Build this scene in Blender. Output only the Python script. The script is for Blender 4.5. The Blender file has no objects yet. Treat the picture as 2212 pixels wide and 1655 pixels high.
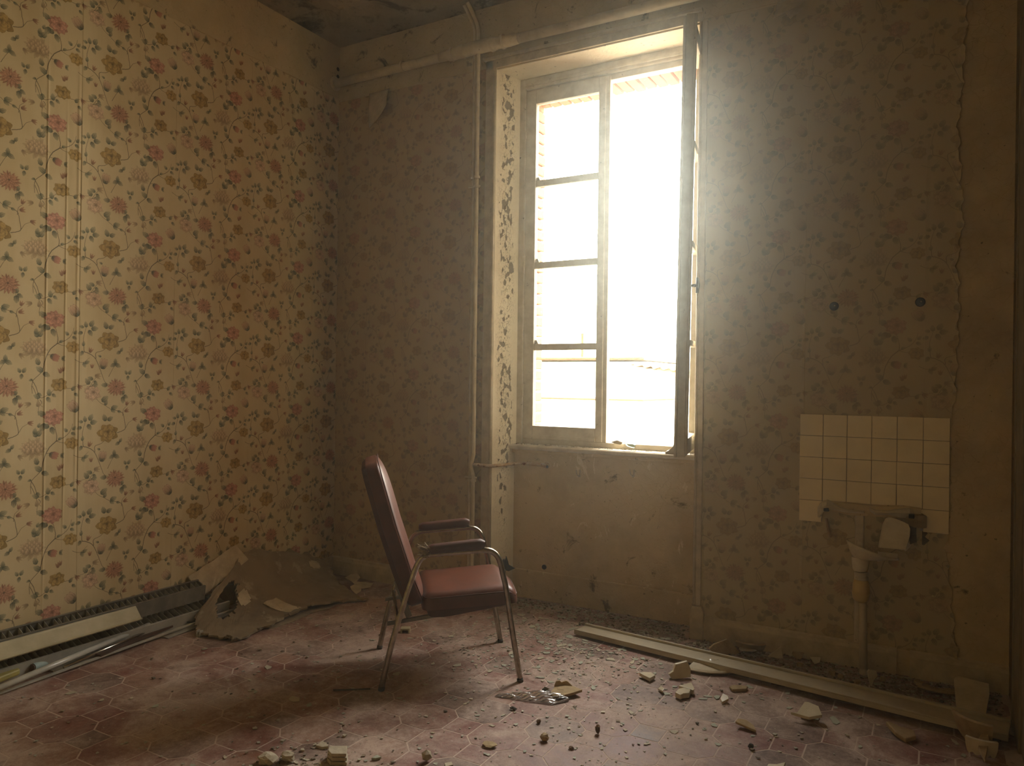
import bpy, bmesh, math, random
import numpy as np
from mathutils import Vector, Matrix

C = bpy.context.scene.collection
random.seed(5)
PI = math.pi

# ------------------------------------------------------------------ camera
FOC, CX, CY, ROLL, YAW = 1625.0, 1106.0, 827.5, 0.0125, math.radians(29.5)
CAM = Vector((3.815, -4.136, 1.40))
FWD = Vector((-math.sin(YAW), math.cos(YAW), 0)); RGT = Vector((math.cos(YAW), math.sin(YAW), 0)); UPV = Vector((0, 0, 1))
cam_d = bpy.data.cameras.new('camera'); cam = bpy.data.objects.new('camera', cam_d); C.objects.link(cam)
cam_d.sensor_width = 36.0; cam_d.lens = 36.0 * FOC / 2212.0; cam_d.clip_start = 0.05; cam_d.clip_end = 400
cr, sr = math.cos(ROLL), math.sin(ROLL)
cam_x = RGT * cr + UPV * sr; cam_y = UPV * cr - RGT * sr
cam.matrix_world = Matrix(((cam_x.x, cam_y.x, -FWD.x, CAM.x), (cam_x.y, cam_y.y, -FWD.y, CAM.y), (cam_x.z, cam_y.z, -FWD.z, CAM.z), (0, 0, 0, 1)))
bpy.context.scene.camera = cam

# ------------------------------------------------------------------ sky, exposure
vs = bpy.context.scene.view_settings
vs.view_transform = 'Standard'; vs.look = 'None'; vs.gamma = 1.0; vs.use_curve_mapping = False; vs.exposure = 0.0
bpy.context.scene.display_settings.display_device = 'sRGB'
SKY = 24.0; HAZE = 0.0085; GLARE = 0.27
world = bpy.data.worlds.new('overcast sky'); bpy.context.scene.world = world
world.use_nodes = True
nt = world.node_tree; nt.nodes.clear()
wo = nt.nodes.new('ShaderNodeOutputWorld'); bg = nt.nodes.new('ShaderNodeBackground')
tc = nt.nodes.new('ShaderNodeTexCoord'); sx = nt.nodes.new('ShaderNodeSeparateXYZ'); rp = nt.nodes.new('ShaderNodeValToRGB')
rp.color_ramp.elements[0].position = 0.0; rp.color_ramp.elements[0].color = (1.0, .90, .74, 1)
rp.color_ramp.elements[1].position = 0.45; rp.color_ramp.elements[1].color = (1.0, .96, .88, 1)
nt.links.new(tc.outputs['Generated'], sx.inputs[0]); nt.links.new(sx.outputs['Z'], rp.inputs[0])
nt.links.new(rp.outputs[0], bg.inputs['Color']); bg.inputs['Strength'].default_value = SKY
nt.links.new(bg.outputs[0], wo.inputs[0])
# portal in the window opening: emits nothing, only tells the renderer where the sky comes in
pl = bpy.data.lights.new('window_portal', 'AREA'); pl.shape = 'RECTANGLE'; pl.size = 1.20; pl.size_y = 2.36; pl.cycles.is_portal = True
po = bpy.data.objects.new('window_portal', pl); C.objects.link(po); po.location = (1.985, 0.60, 2.15); po.rotation_euler = (-PI / 2, 0, 0)
cy = bpy.context.scene.cycles
cy.use_denoising = True; cy.max_bounces = 10; cy.diffuse_bounces = 5; cy.use_adaptive_sampling = True; cy.adaptive_threshold = .025; cy.glossy_bounces = 3; cy.transmission_bounces = 4
cy.transparent_max_bounces = 12; cy.volume_bounces = 1; cy.caustics_reflective = False; cy.caustics_refractive = False

# ------------------------------------------------------------------ helpers
def ray(px, py):
    dx, dy = (px - CX) / FOC, (py - CY) / FOC
    return FWD + RGT * (dx * cr + dy * sr) + UPV * (dx * sr - dy * cr)
def at(px, py, z=0.0):
    r = ray(px, py); return CAM + r * ((z - CAM.z) / r.z)
def at_y(px, py, y=0.0):
    r = ray(px, py); return CAM + r * ((y - CAM.y) / r.y)
def at_plane(px, py, p0, n):
    r = ray(px, py); return CAM + r * ((Vector(p0) - CAM).dot(n) / r.dot(n))
def px_poly(pts, yy): return [tuple(at_y(px, py, yy)) for px, py in pts]
BASE = {}
def base_of(o):
    return BASE.get(o.name, Vector((0, 0, 0)))
def tag(o, label=None, cat=None, group=None, kind=None):
    if label: o['label'] = label
    if cat: o['category'] = cat
    if group: o['group'] = group
    if kind: o['kind'] = kind
    return o
def thing(name, loc, label=None, cat=None, group=None, kind=None, parent=None):
    o = bpy.data.objects.new(name, None); C.objects.link(o); o.empty_display_size = .1
    loc = Vector(loc); o.parent = parent
    o.location = loc - (base_of(parent) if parent else Vector((0, 0, 0))); BASE[o.name] = loc
    return tag(o, label, cat, group, kind)
class MB:
    def __init__(s): s.v = []; s.f = []
    def add(s, vs_, fs):
        k = len(s.v); s.v += [Vector(p) for p in vs_]; s.f += [[i + k for i in f] for f in fs]; return s
    def box(s, x0, x1, y0, y1, z0, z1):
        return s.add([(x, y, z) for z in (z0, z1) for y in (y0, y1) for x in (x0, x1)],
                     [(0, 2, 3, 1), (4, 5, 7, 6), (0, 1, 5, 4), (2, 6, 7, 3), (0, 4, 6, 2), (1, 3, 7, 5)])
    def obox(s, c, ax, ay, az, hx, hy, hz):
        c, ax, ay, az = Vector(c), Vector(ax), Vector(ay), Vector(az)
        return s.add([c + ax * (hx * i) + ay * (hy * j) + az * (hz * k) for k in (-1, 1) for j in (-1, 1) for i in (-1, 1)],
                     [(0, 2, 3, 1), (4, 5, 7, 6), (0, 1, 5, 4), (2, 6, 7, 3), (0, 4, 6, 2), (1, 3, 7, 5)])
    def prism(s, poly, d):
        """polygon (3d points) pushed along vector d"""
        n = len(poly); P = [Vector(p) for p in poly]; d = Vector(d)
        return s.add(P + [p + d for p in P], [list(range(n))[::-1], [i + n for i in range(n)]] + [(i, (i + 1) % n, (i + 1) % n + n, i + n) for i in range(n)])
    def tube(s, pts, r, n=10, caps=True):
        P = [Vector(p) for p in pts]; m = len(P); R = r if hasattr(r, '__len__') else [r] * m
        vs_ = []; prev = None
        for i, p in enumerate(P):
            t = (P[min(i + 1, m - 1)] - P[max(i - 1, 0)]).normalized()
            if prev is None:
                a = Vector((0, 0, 1)) if abs(t.z) < .9 else Vector((1, 0, 0)); u = t.cross(a).normalized()
            else:
                u = (prev - t * prev.dot(t)).normalized()
            prev = u; w = t.cross(u)
            vs_ += [p + u * (R[i] * math.cos(2 * PI * k / n)) + w * (R[i] * math.sin(2 * PI * k / n)) for k in range(n)]
        fs = [(i * n + k, i * n + (k + 1) % n, (i + 1) * n + (k + 1) % n, (i + 1) * n + k) for i in range(m - 1) for k in range(n)]
        if caps: fs += [list(range(n))[::-1], [(m - 1) * n + k for k in range(n)]]
        return s.add(vs_, fs)
    def lathe(s, prof, c, n=20):
        c = Vector(c)
        vs_ = [c + Vector((r * math.cos(2 * PI * k / n), r * math.sin(2 * PI * k / n), z)) for r, z in prof for k in range(n)]
        m = len(prof)
        return s.add(vs_, [(i * n + k, i * n + (k + 1) % n, (i + 1) * n + (k + 1) % n, (i + 1) * n + k) for i in range(m - 1) for k in range(n)]
                     + [list(range(n))[::-1], [(m - 1) * n + k for k in range(n)]])
    def sheet(s, G, th, drop=None):
        """grid of points G[i][j] thickened by th along its normals; drop(i,j) leaves a cell out"""
        G = [[Vector(p) for p in row] for row in G]; a, b = len(G), len(G[0])
        N = [[None] * b for _ in range(a)]
        for i in range(a):
            for j in range(b):
                t = G[min(i + 1, a - 1)][j] - G[max(i - 1, 0)][j]; u = G[i][min(j + 1, b - 1)] - G[i][max(j - 1, 0)]
                N[i][j] = t.cross(u).normalized()
        top = [G[i][j] for i in range(a) for j in range(b)]; bot = [G[i][j] - N[i][j] * th for i in range(a) for j in range(b)]
        keep = {(i, j) for i in range(a - 1) for j in range(b - 1) if not (drop and drop(i, j))}
        n = a * b; fs = []
        q = lambda i, j: i * b + j
        for i, j in keep:
            fs.append((q(i, j), q(i + 1, j), q(i + 1, j + 1), q(i, j + 1)))
            fs.append((q(i, j) + n, q(i, j + 1) + n, q(i + 1, j + 1) + n, q(i + 1, j) + n))
            for (di, dj, e) in ((-1, 0, ((i, j), (i, j + 1))), (1, 0, ((i + 1, j + 1), (i + 1, j))), (0, -1, ((i + 1, j), (i, j))), (0, 1, ((i, j + 1), (i + 1, j + 1)))):
                if (i + di, j + dj) not in keep:
                    (p, r) = e; fs.append((q(*p), q(*r), q(*r) + n, q(*p) + n))
        return s.add(top + bot, fs)
    def mesh(s, name, origin=(0, 0, 0), smooth=False):
        o = Vector(origin); me = bpy.data.meshes.new(name)
        me.from_pydata([tuple(p - o) for p in s.v], [], s.f)
        bm = bmesh.new(); bm.from_mesh(me)
        loose = [v for v in bm.verts if not v.link_faces]
        if loose: bmesh.ops.delete(bm, geom=loose, context='VERTS')
        bmesh.ops.recalc_face_normals(bm, faces=bm.faces); bm.to_mesh(me); bm.free()
        if smooth:
            me.polygons.foreach_set('use_smooth', [True] * len(me.polygons))
        me.update(); return me
    def build(s, name, m, parent=None, origin=None, smooth=False, bevel=0, seg=2, auto=None):
        org = Vector(origin) if origin is not None else (base_of(parent) if parent else Vector((0, 0, 0)))
        me = s.mesh(name, org, smooth or auto is not None); me.materials.append(m)
        o = bpy.data.objects.new(name, me); C.objects.link(o); o.parent = parent
        if parent is None: o.location = org
        else: o.location = org - base_of(parent)
        BASE[o.name] = org
        if bevel:
            b = o.modifiers.new('bevel', 'BEVEL'); b.width = bevel; b.segments = seg; b.limit_method = 'ANGLE'; b.angle_limit = math.radians(40)
        if auto is not None:
            try: me.set_sharp_from_angle(angle=math.radians(auto))
            except Exception: pass
        return o

# ------------------------------------------------------------------ materials
def new_mat(name):
    m = bpy.data.materials.new(name); m.use_nodes = True
    t = m.node_tree; b = t.nodes['Principled BSDF']
    return m, t, b
def nd(t, kind, **kw):
    n = t.nodes.new(kind)
    for k, v in kw.items(): setattr(n, k, v)
    return n
def noise(t, scale, detail=6, rough=.6, vec=None, dist=0.0):
    n = nd(t, 'ShaderNodeTexNoise'); n.inputs['Scale'].default_value = scale; n.inputs['Detail'].default_value = detail
    n.inputs['Roughness'].default_value = rough; n.inputs['Distortion'].default_value = dist
    if vec is not None: t.links.new(vec, n.inputs['Vector'])
    return n
def ramp(t, fac, stops):
    r = nd(t, 'ShaderNodeValToRGB'); e = r.color_ramp.elements
    while len(e) < len(stops): e.new(.5)
    for k, (p, c) in enumerate(stops):
        e[k].position = p; e[k].color = (*c, 1) if hasattr(c, '__len__') else (c, c, c, 1)
    t.links.new(fac, r.inputs[0]); return r
def mix(t, fac, a, b, mode='MIX'):
    n = nd(t, 'ShaderNodeMix', data_type='RGBA', blend_type=mode)
    for s, v in ((n.inputs[0], fac), (n.inputs[6], a), (n.inputs[7], b)):
        if hasattr(v, 'is_linked'): t.links.new(v, s)
        elif hasattr(v, '__len__'): s.default_value = (*v, 1)
        else: s.default_value = v
    return n.outputs[2]
def pos(t, stretch=None):
    g = nd(t, 'ShaderNodeNewGeometry')
    if not stretch: return g.outputs['Position']
    mp = nd(t, 'ShaderNodeMapping'); mp.inputs['Scale'].default_value = stretch; t.links.new(g.outputs['Position'], mp.inputs[0]); return mp.outputs[0]
def bump(t, b, h, strength, dist=.01, prev=None):
    n = nd(t, 'ShaderNodeBump'); n.inputs['Strength'].default_value = strength; n.inputs['Distance'].default_value = dist
    t.links.new(h, n.inputs['Height'])
    if prev is not None: t.links.new(prev.outputs[0], n.inputs['Normal'])
    t.links.new(n.outputs[0], b.inputs['Normal']); return n
def plain(name, c1, c2=None, scale=8, rough=.7, metal=0, bs=.2, bscale=60, spots=None, bdist=.004, spec=.4):
    """two-tone mottled surface with fine relief and optional dark specks (colour, scale, threshold)"""
    m, t, b = new_mat(name); p = pos(t)
    c2 = c2 or tuple(x * .7 for x in c1)
    col = ramp(t, noise(t, scale, 7, .65, p).outputs[0], ((.35, c2), (.62, c1))).outputs[0]
    if spots:
        f = ramp(t, noise(t, spots[1], 5, .7, p).outputs[0], ((spots[2], 0.0), (spots[2] + .05, 1.0)))
        col = mix(t, f.outputs[0], col, spots[0])
    t.links.new(col, b.inputs['Base Color']); b.inputs['Roughness'].default_value = rough; b.inputs['Metallic'].default_value = metal
    b.inputs['Specular IOR Level'].default_value = spec
    if bs: bump(t, b, noise(t, bscale, 5, .6, p).outputs[0], bs, bdist)
    return m

CREAM = (.60, .50, .31); LEAF = (.13, .14, .095); VINE = (.13, .10, .065)
FLOWER = ((.46, .24, .17), (.52, .37, .25), (.38, .26, .09), (.48, .36, .22), (.40, .22, .14))
def paint_wallpaper(N=1024, M=920):
    """floral print, one repeat (0.543 m wide, 0.487 m high); row 0 is the bottom"""
    rng = np.random.default_rng(7)
    img = np.empty((M, N, 3), np.float32)
    img[:] = CREAM
    S = N / 840.0                                   # motif units: 840 wide, 755 high, y downwards
    SY = M / 755.0
    def blend(x0, y0, x1, y1, fn):
        ix = np.arange(int(x0 * S) - 2, int(x1 * S) + 3)
        iy = np.arange(int(y0 * SY) - 2, int(y1 * SY) + 3)
        X, Y = np.meshgrid(ix / S, iy / SY)
        a, c = fn(X, Y)
        g = np.ix_((M - 1 - iy) % M, ix % N)
        img[g] = img[g] * (1 - a[..., None]) + c * a[..., None]
    def petal(cx, cy, L, W, ang, c0, c1, alpha=1.0, p=0.8, edge=0.55, streak=0.12, fade=0.0):
        ca, sa = math.cos(ang), math.sin(ang)
        ph = rng.uniform(0, 6.28)
        c0, c1 = np.array(c0), np.array(c1)
        def fn(X, Y):
            dx, dy = X - cx, Y - cy
            s = (dx * ca + dy * sa) / L
            t = -dx * sa + dy * ca
            sc = np.clip(s, 1e-4, 1)
            w = W * np.sin(np.pi * sc ** p) ** 0.62 * (1 + .06 * np.sin(sc * 17 + ph))
            w = np.where((s > 0) & (s < 1), w, 0.001)
            r = np.abs(t) / np.maximum(w, .001)
            a = np.clip((1 - r) * w / 1.6, 0, 1) * ((s > 0) & (s < 1))
            rim = np.clip((r - .72) / .28, 0, 1) ** 2 + np.clip((s - .86) / .14, 0, 1) ** 2 * .8
            col = c0 + (c1 - c0) * np.clip(s * 1.15, 0, 1)[..., None]
            col = col * (1 + streak * np.sin(t / W * 9 + ph) * (1 - s))[..., None]
            col = col * (1 - (1 - edge * .62) * np.clip(rim, 0, 1))[..., None]
            if fade < 0: return a * alpha * (1 + fade * np.clip(s, 0, 1) ** 1.3), col
            return a * alpha * (1 - fade * np.clip(1 - s, 0, 1)), col
        blend(cx - L - W, cy - L - W, cx + L + W, cy + L + W, fn)
    def stroke(pts, wid, col, alpha=.9, taper=True):
        P = np.array(pts, float)
        out = []
        for i in range(len(P) - 1):
            a, b, c, d = P[max(i - 1, 0)], P[i], P[i + 1], P[min(i + 2, len(P) - 1)]
            for k in range(8):
                t = k / 8
                out.append(.5 * ((2 * b) + (c - a) * t + (2 * a - 5 * b + 4 * c - d) * t * t + (3 * b - a - 3 * c + d) * t ** 3))
        out.append(P[-1]); Q = np.array(out)
        Q += rng.normal(0, .7, Q.shape)
        n = len(Q)
        for i in range(n - 1):
            a, b = Q[i], Q[i + 1]
            w = wid * (1 - .55 * i / n if taper else 1)
            def fn(X, Y, a=a, b=b, w=w):
                d = b - a; L2 = max(d @ d, 1e-6)
                t = np.clip(((X - a[0]) * d[0] + (Y - a[1]) * d[1]) / L2, 0, 1)
                r = np.hypot(X - a[0] - t * d[0], Y - a[1] - t * d[1])
                return np.clip((w - r) / 1.2 + .5, 0, 1) * alpha, np.array(col)
            blend(min(a[0], b[0]) - w - 2, min(a[1], b[1]) - w - 2, max(a[0], b[0]) + w + 2, max(a[1], b[1]) + w + 2, fn)
    def leaf(x, y, L, deg, dark=1.0):
        a = math.radians(deg)
        g0 = np.array(LEAF) * dark
        petal(x, y, L, L * .34, a, g0 * .75, g0 * 1.3, .95, .75, .9, .1, fade=-.72)
        petal(x + math.cos(a) * L * .12 - math.sin(a) * 2, y + math.sin(a) * L * .12 + math.cos(a) * 2, L * .8, L * .16, a, g0 * 1.5, np.array(CREAM) * .85, .22, .8, .9, .2)
        stroke([(x, y), (x + math.cos(a) * L * .9, y + math.sin(a) * L * .9)], 1.1, g0 * .55, .8)
    def trefoil(x, y, L, deg0, n=3, spread=75):
        for k in range(n):
            leaf(x, y, L * rng.uniform(.85, 1.1), deg0 + (k - (n - 1) / 2) * spread)
    def ring(cx, cy, R, n, W, c0, c1, rot, squash=.85, jit=.12, r0=0.15, **k):
        order = sorted(range(n), key=lambda i: math.sin(rot + 6.283 * i / n))
        for i in order:
            a = rot + 6.283 * i / n + rng.normal(0, jit)
            L = R * rng.uniform(.9, 1.08)
            f = 1 - (1 - squash) * abs(math.sin(a))
            j = rng.uniform(.86, 1.12)
            petal(cx + math.cos(a) * R * r0, cy + math.sin(a) * R * r0 * squash, L * f * (1 - r0), W, a, np.array(c0) * j, np.array(c1) * j, **k)
    def blob(cx, cy, R, c, al):
        blend(cx - R, cy - R, cx + R, cy + R, lambda X, Y: (np.clip(1 - np.hypot(X - cx, Y - cy) / R, 0, 1) ** 1.2 * al, np.array(c)))
    def peony(x, y, R, c, pale=1.0, al=1.0):
        c = np.array(c); d = c * .48; blob(x + R * .1, y - R * .1, R * .4, d * .7, 1.0); h = np.clip(c * 1.32 + .03, 0, 1)
        blob(x, y, R * 1.15, c * .8, .35)
        ring(x, y, R, 11, R * .27, d, c, .3, alpha=al, edge=.5)
        ring(x + R * .06, y - R * .04, R * .82, 9, R * .27, d, h, .7, alpha=al, edge=.5)
        ring(x + R * .08, y - R * .1, R * .62, 8, R * .24, d * 1.05, h, .1, alpha=al, edge=.5)
        ring(x + R * .1, y - R * .1, R * .42, 6, R * .19, d * 1.1, h, .9, alpha=al, edge=.48)
        ring(x + R * .1, y - R * .08, R * .25, 4, R * .13, d, c, .2, alpha=al, edge=.45)
    def rose(x, y, R, c, al=1.0):
        c = np.array(c); d = c * .5; h = np.clip(c * 1.3 + .02, 0, 1)
        blob(x, y, R * 1.1, c * .7, .35); blob(x, y - R * .1, R * .5, d * .6, 1.0)
        ring(x, y, R, 7, R * .36, d, c, .45, alpha=al, edge=.5)
        ring(x, y - R * .05, R * .78, 6, R * .36, d, h, .1, alpha=al, edge=.48)
        ring(x, y - R * .1, R * .56, 4, R * .32, d, h, .8, alpha=al, edge=.45)
        ring(x, y - R * .12, R * .34, 3, R * .2, d * .9, h, .3, alpha=al, edge=.42)
    def dahlia(x, y, R, c, al=1.0):
        c = np.array(c); d = c * .45; h = np.clip(c * 1.35 + .02, 0, 1)
        blob(x, y, R * 1.15, c * .7, .4); blob(x, y - R * .08, R * .4, d * .7, 1.0)
        for k, (f, n) in enumerate(((1, 17), (.84, 15), (.68, 13), (.52, 11), (.37, 8), (.22, 5))):
            ring(x, y - k * R * .02, R * f, n, R * .105, d, h if k else c, .2 * k, alpha=al, edge=.42, jit=.07, r0=.25)
    def lotus(x, y, R, c, al=1.0):
        c = np.array(c); d = c * .62; h = np.clip(c * 1.28 + .04, 0, 1)
        ring(x, y, R * 1.12, 12, R * .16, c * .95, c * .8, .1, alpha=.5 * al, edge=.7)
        ring(x, y + R * .05, R * .95, 10, R * .19, d, c * .95, .4, alpha=.75 * al, edge=.6)
        for row, (yy, n, w) in enumerate(((-.36, 4, .5), (-.2, 5, .66), (-.02, 6, .74), (.16, 5, .62), (.32, 3, .4))):
            for i in range(n):
                px = x + (i - (n - 1) / 2) / max(n - 1, 1) * 2 * w * R
                petal(px, y + (yy + .2) * R, R * .46, R * .11, -math.pi / 2 + (i - (n - 1) / 2) * .12, d, h, al, .85, .5)
    def bud(x, y, R, c, deg, al=1.0):
        a = math.radians(deg); c = np.array(c)
        for o in (-.5, .5, 0):
            petal(x - math.cos(a) * R, y - math.sin(a) * R, R * 2, R * .55, a + o * .55, c * .6, c * 1.15, al, .8, .5)
        leaf(x - math.cos(a) * R, y - math.sin(a) * R, R * .9, deg + 35, .8); leaf(x - math.cos(a) * R, y - math.sin(a) * R, R * .9, deg - 35, .8)
    def trumpet(x, y, R, deg, c):
        a = math.radians(deg)
        for o in (-.45, 0, .45):
            petal(x, y, R, R * .18, a + o, np.array(c) * .55, np.array(c), .9, .55, .55)
    PINK, PALE, OCHRE, BEIGE, RUST = FLOWER
    V = VINE
    # stems: crop units, x measured from the strip's left seam, y from 200 px
    o = lambda *p: [(a - 715, b - 200) for a, b in p]
    stroke(o((1385, 600), (1340, 640), (1310, 690), (1290, 740), (1282, 790), (1270, 825), (1215, 880), (1200, 930), (1205, 985)), 3.4, V)
    stroke(o((1385, 600), (1388, 560), (1375, 500), (1360, 450)), 2.8, V)
    stroke(o((1385, 600), (1430, 580), (1475, 550), (1500, 510), (1510, 470)), 2.4, V)
    stroke(o((1385, 600), (1420, 612), (1460, 620)), 2.0, V)
    stroke(o((1310, 690), (1340, 690), (1370, 705)), 1.8, V)
    stroke(o((755, 655), (800, 670), (845, 705), (880, 775), (905, 840), (935, 900), (1020, 940)), 3.0, V)
    stroke(o((850, 705), (852, 660), (905, 640), (950, 600)), 2.6, V)
    stroke(o((755, 655), (750, 600), (748, 540), (770, 460)), 2.6, V)
    stroke(o((1040, 560), (1080, 548), (1110, 525), (1100, 460), (1085, 400), (1030, 375), (985, 365), (930, 330), (880, 300), (840, 250)), 2.6, V)
    stroke(o((1110, 525), (1140, 480), (1185, 455)), 1.8, V)
    stroke(o((1085, 420), (1090, 370), (1120, 340)), 2.0, V)
    stroke(o((1205, 930), (1235, 1000), (1255, 1060), (1280, 1090)), 2.2, V)
    stroke(o((1200, 130), (1230, 180), (1260, 260), (1320, 240), (1400, 170)), 2.6, V)
    stroke(o((1260, 280), (1272, 300), (1250, 340), (1250, 400)), 2.2, V)
    stroke(o((1440, 190), (1500, 190), (1540, 170)), 2.0, V)
    stroke(o((960, 850), (985, 800), (1015, 750)), 2.0, V)
    stroke(o((800, 940), (830, 890), (860, 850)), 2.0, V)
    stroke(o((700, 915), (740, 925), (790, 915)), 1.8, V)
    stroke(o((1520, 720), (1580, 742), (1640, 700)), 1.8, V)
    stroke(o((1040, 960), (1080, 1010), (1100, 1060)), 1.8, V)
    for x, y, L, d in ((790, 480, 55, 60), (800, 450, 60, -60), (810, 470, 60, -10), (770, 460, 50, -100), (745, 610, 42, -80), (745, 650, 45, 120),
                       (1330, 250, 55, -95), (1262, 262, 55, 200), (1310, 260, 50, 55), (1350, 235, 40, 40), (930, 330, 45, -60), (985, 360, 62, -20), (905, 300, 70, -40),
                       (985, 360, 48, 45), (895, 690, 30, 200), (1330, 490, 60, 200), (1345, 490, 62, 70), (1300, 460, 68, 120), (1300, 400, 66, 210),
                       (1280, 820, 64, 215), (1280, 830, 60, 25), (1250, 770, 58, 250), (800, 915, 60, 235), (800, 930, 62, 60), (820, 940, 60, 330),
                       (950, 920, 55, 180), (1060, 960, 40, 40), (1085, 245, 50, -90), (1090, 250, 48, 30), (1085, 260, 60, 90), (940, 460, 62, -110), (955, 455, 55, -30),
                       (1240, 560, 52, -120), (1245, 555, 60, -60), (1225, 540, 50, -85), (1250, 490, 40, -70), (1510, 520, 40, -50), (1470, 530, 42, -140), (1500, 540, 40, 30),
                       (1120, 830, 40, -120), (1135, 830, 45, -60), (1130, 840, 42, 100), (1060, 640, 40, -60), (1060, 640, 45, 150), (1500, 210, 45, -60), (1520, 230, 40, 40),
                       (1400, 590, 35, -30), (660, 350, 40, -150), (670, 355, 42, -20), (1590, 740, 46, 70), (1600, 745, 45, -20), (1040, 380, 35, 20), (1205, 880, 30, 160),
                       (1590, 460, 40, -170), (1580, 500, 45, 160), (840, 130, 44, 60), (830, 120, 50, 200), (1420, 715, 34, -40), (1420, 715, 32, 40), (1240, 985, 40, 30)):
        leaf(x - 715, y - 200, L, d, rng.uniform(.85, 1.2))
    trefoil(1015 - 715, 745 - 200, 52, -90, 3, 118)
    for x, y, R, d in ((1195, 305, 50, 160), (1240, 330, 48, -60), (1115, 335, 42, -70), (1175, 450, 45, 10), (845, 845, 55, 5), (820, 785, 40, -90), (1410, 830, 45, -90), (1110, 690, 48, 40),
                       (1545, 170, 45, 40), (640, 640, 40, -60), (1100, 1140, 45, -20), (1640, 660, 45, -70), (1430, 60, 40, -100)):
        trumpet(x - 715, y - 200, R, d, BEIGE if R > 45 else RUST)
    lotus(1215 - 715, 645 - 200, 92, BEIGE)
    dahlia(1025 - 715, 940 - 200, 88, RUST)
    peony(825 - 715, 230 - 200, 78, PALE, al=.85)
    peony(1362 - 715, 415 - 200, 82, PINK)
    rose(960 - 715, 560 - 200, 92, OCHRE)
    rose(1500 - 715, 622 - 200, 58, np.array(OCHRE) * 1.05)
    rose(1402 - 715, 165 - 200, 66, np.array(OCHRE) * .92)
    bud(1368 - 715, 708 - 200, 36, PINK, 20); bud(915 - 715, 745 - 200, 44, PALE, -80, .9); bud(1512 - 715, 335 - 200, 50, PALE, 230, .95)
    sm = rng.normal(0, 1, (M, N)).astype(np.float32)
    img[:] = np.clip(img * (1 + .03 * sm[..., None]), 0, 1)
    return img
_px = paint_wallpaper()
_im = bpy.data.images.new('floral_print', _px.shape[1], _px.shape[0], alpha=False, float_buffer=True)
_im.colorspace_settings.name = 'Non-Color'
_rgba = np.ones((*_px.shape[:2], 4), np.float32); _rgba[..., :3] = _px
_im.pixels.foreach_set(_rgba.ravel()); _im.update(); _im.pack()
def wallpaper(name, axis, u0, v0, dim_tint=(1, 1, 1), muted=(.38, .315, .205)):
    m, t, b = new_mat(name); g = pos(t); sx_ = nd(t, 'ShaderNodeSeparateXYZ'); t.links.new(g, sx_.inputs[0])
    def aff(sock, off, per):
        a = nd(t, 'ShaderNodeMath', operation='SUBTRACT'); t.links.new(sock, a.inputs[0]); a.inputs[1].default_value = off
        d = nd(t, 'ShaderNodeMath', operation='DIVIDE'); t.links.new(a.outputs[0], d.inputs[0]); d.inputs[1].default_value = per
        return d.outputs[0]
    cx_ = nd(t, 'ShaderNodeCombineXYZ'); t.links.new(aff(sx_.outputs[axis], u0, .543), cx_.inputs[0]); t.links.new(aff(sx_.outputs[2], v0, .486), cx_.inputs[1])
    im = nd(t, 'ShaderNodeTexImage', image=_im, interpolation='Cubic', extension='REPEAT'); t.links.new(cx_.outputs[0], im.inputs[0])
    age = ramp(t, noise(t, 1.3, 6, .6, g).outputs[0], ((.3, (.80, .72, .58)), (.6, (1.0, .98, .93))))
    streak = ramp(t, noise(t, 5, 5, .6, pos(t, (1, 1, .12))).outputs[0], ((.35, (.86, .83, .78)), (.55, (1, 1, 1))))
    col = mix(t, 1.0, im.outputs[0], age.outputs[0], 'MULTIPLY'); col = mix(t, .7, col, streak.outputs[0], 'MULTIPLY')
    if axis == 0: col = mix(t, .58, col, muted)  # back walls: muting by haze and low light mixed into the print colour
    col = mix(t, 1.0, col, dim_tint, 'MULTIPLY')  # warm dim tone of the unlit back walls multiplied into their paper
    t.links.new(col, b.inputs['Base Color']); b.inputs['Roughness'].default_value = .62; b.inputs['Specular IOR Level'].default_value = .3
    w = bump(t, b, noise(t, 3.2, 4, .5, pos(t, (1.6, 1.6, .18))).outputs[0], .5, .012)
    bump(t, b, noise(t, 420, 3, .6, g).outputs[0], .12, .002, w)
    return m
WP_LEFT = wallpaper('wallpaper_left', 1, -1.884, .368)
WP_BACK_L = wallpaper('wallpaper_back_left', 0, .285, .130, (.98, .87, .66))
WP_BACK_R = wallpaper('wallpaper_back_right', 0, 3.215, .382, (1, .95, .80), (.40, .355, .255))
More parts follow.
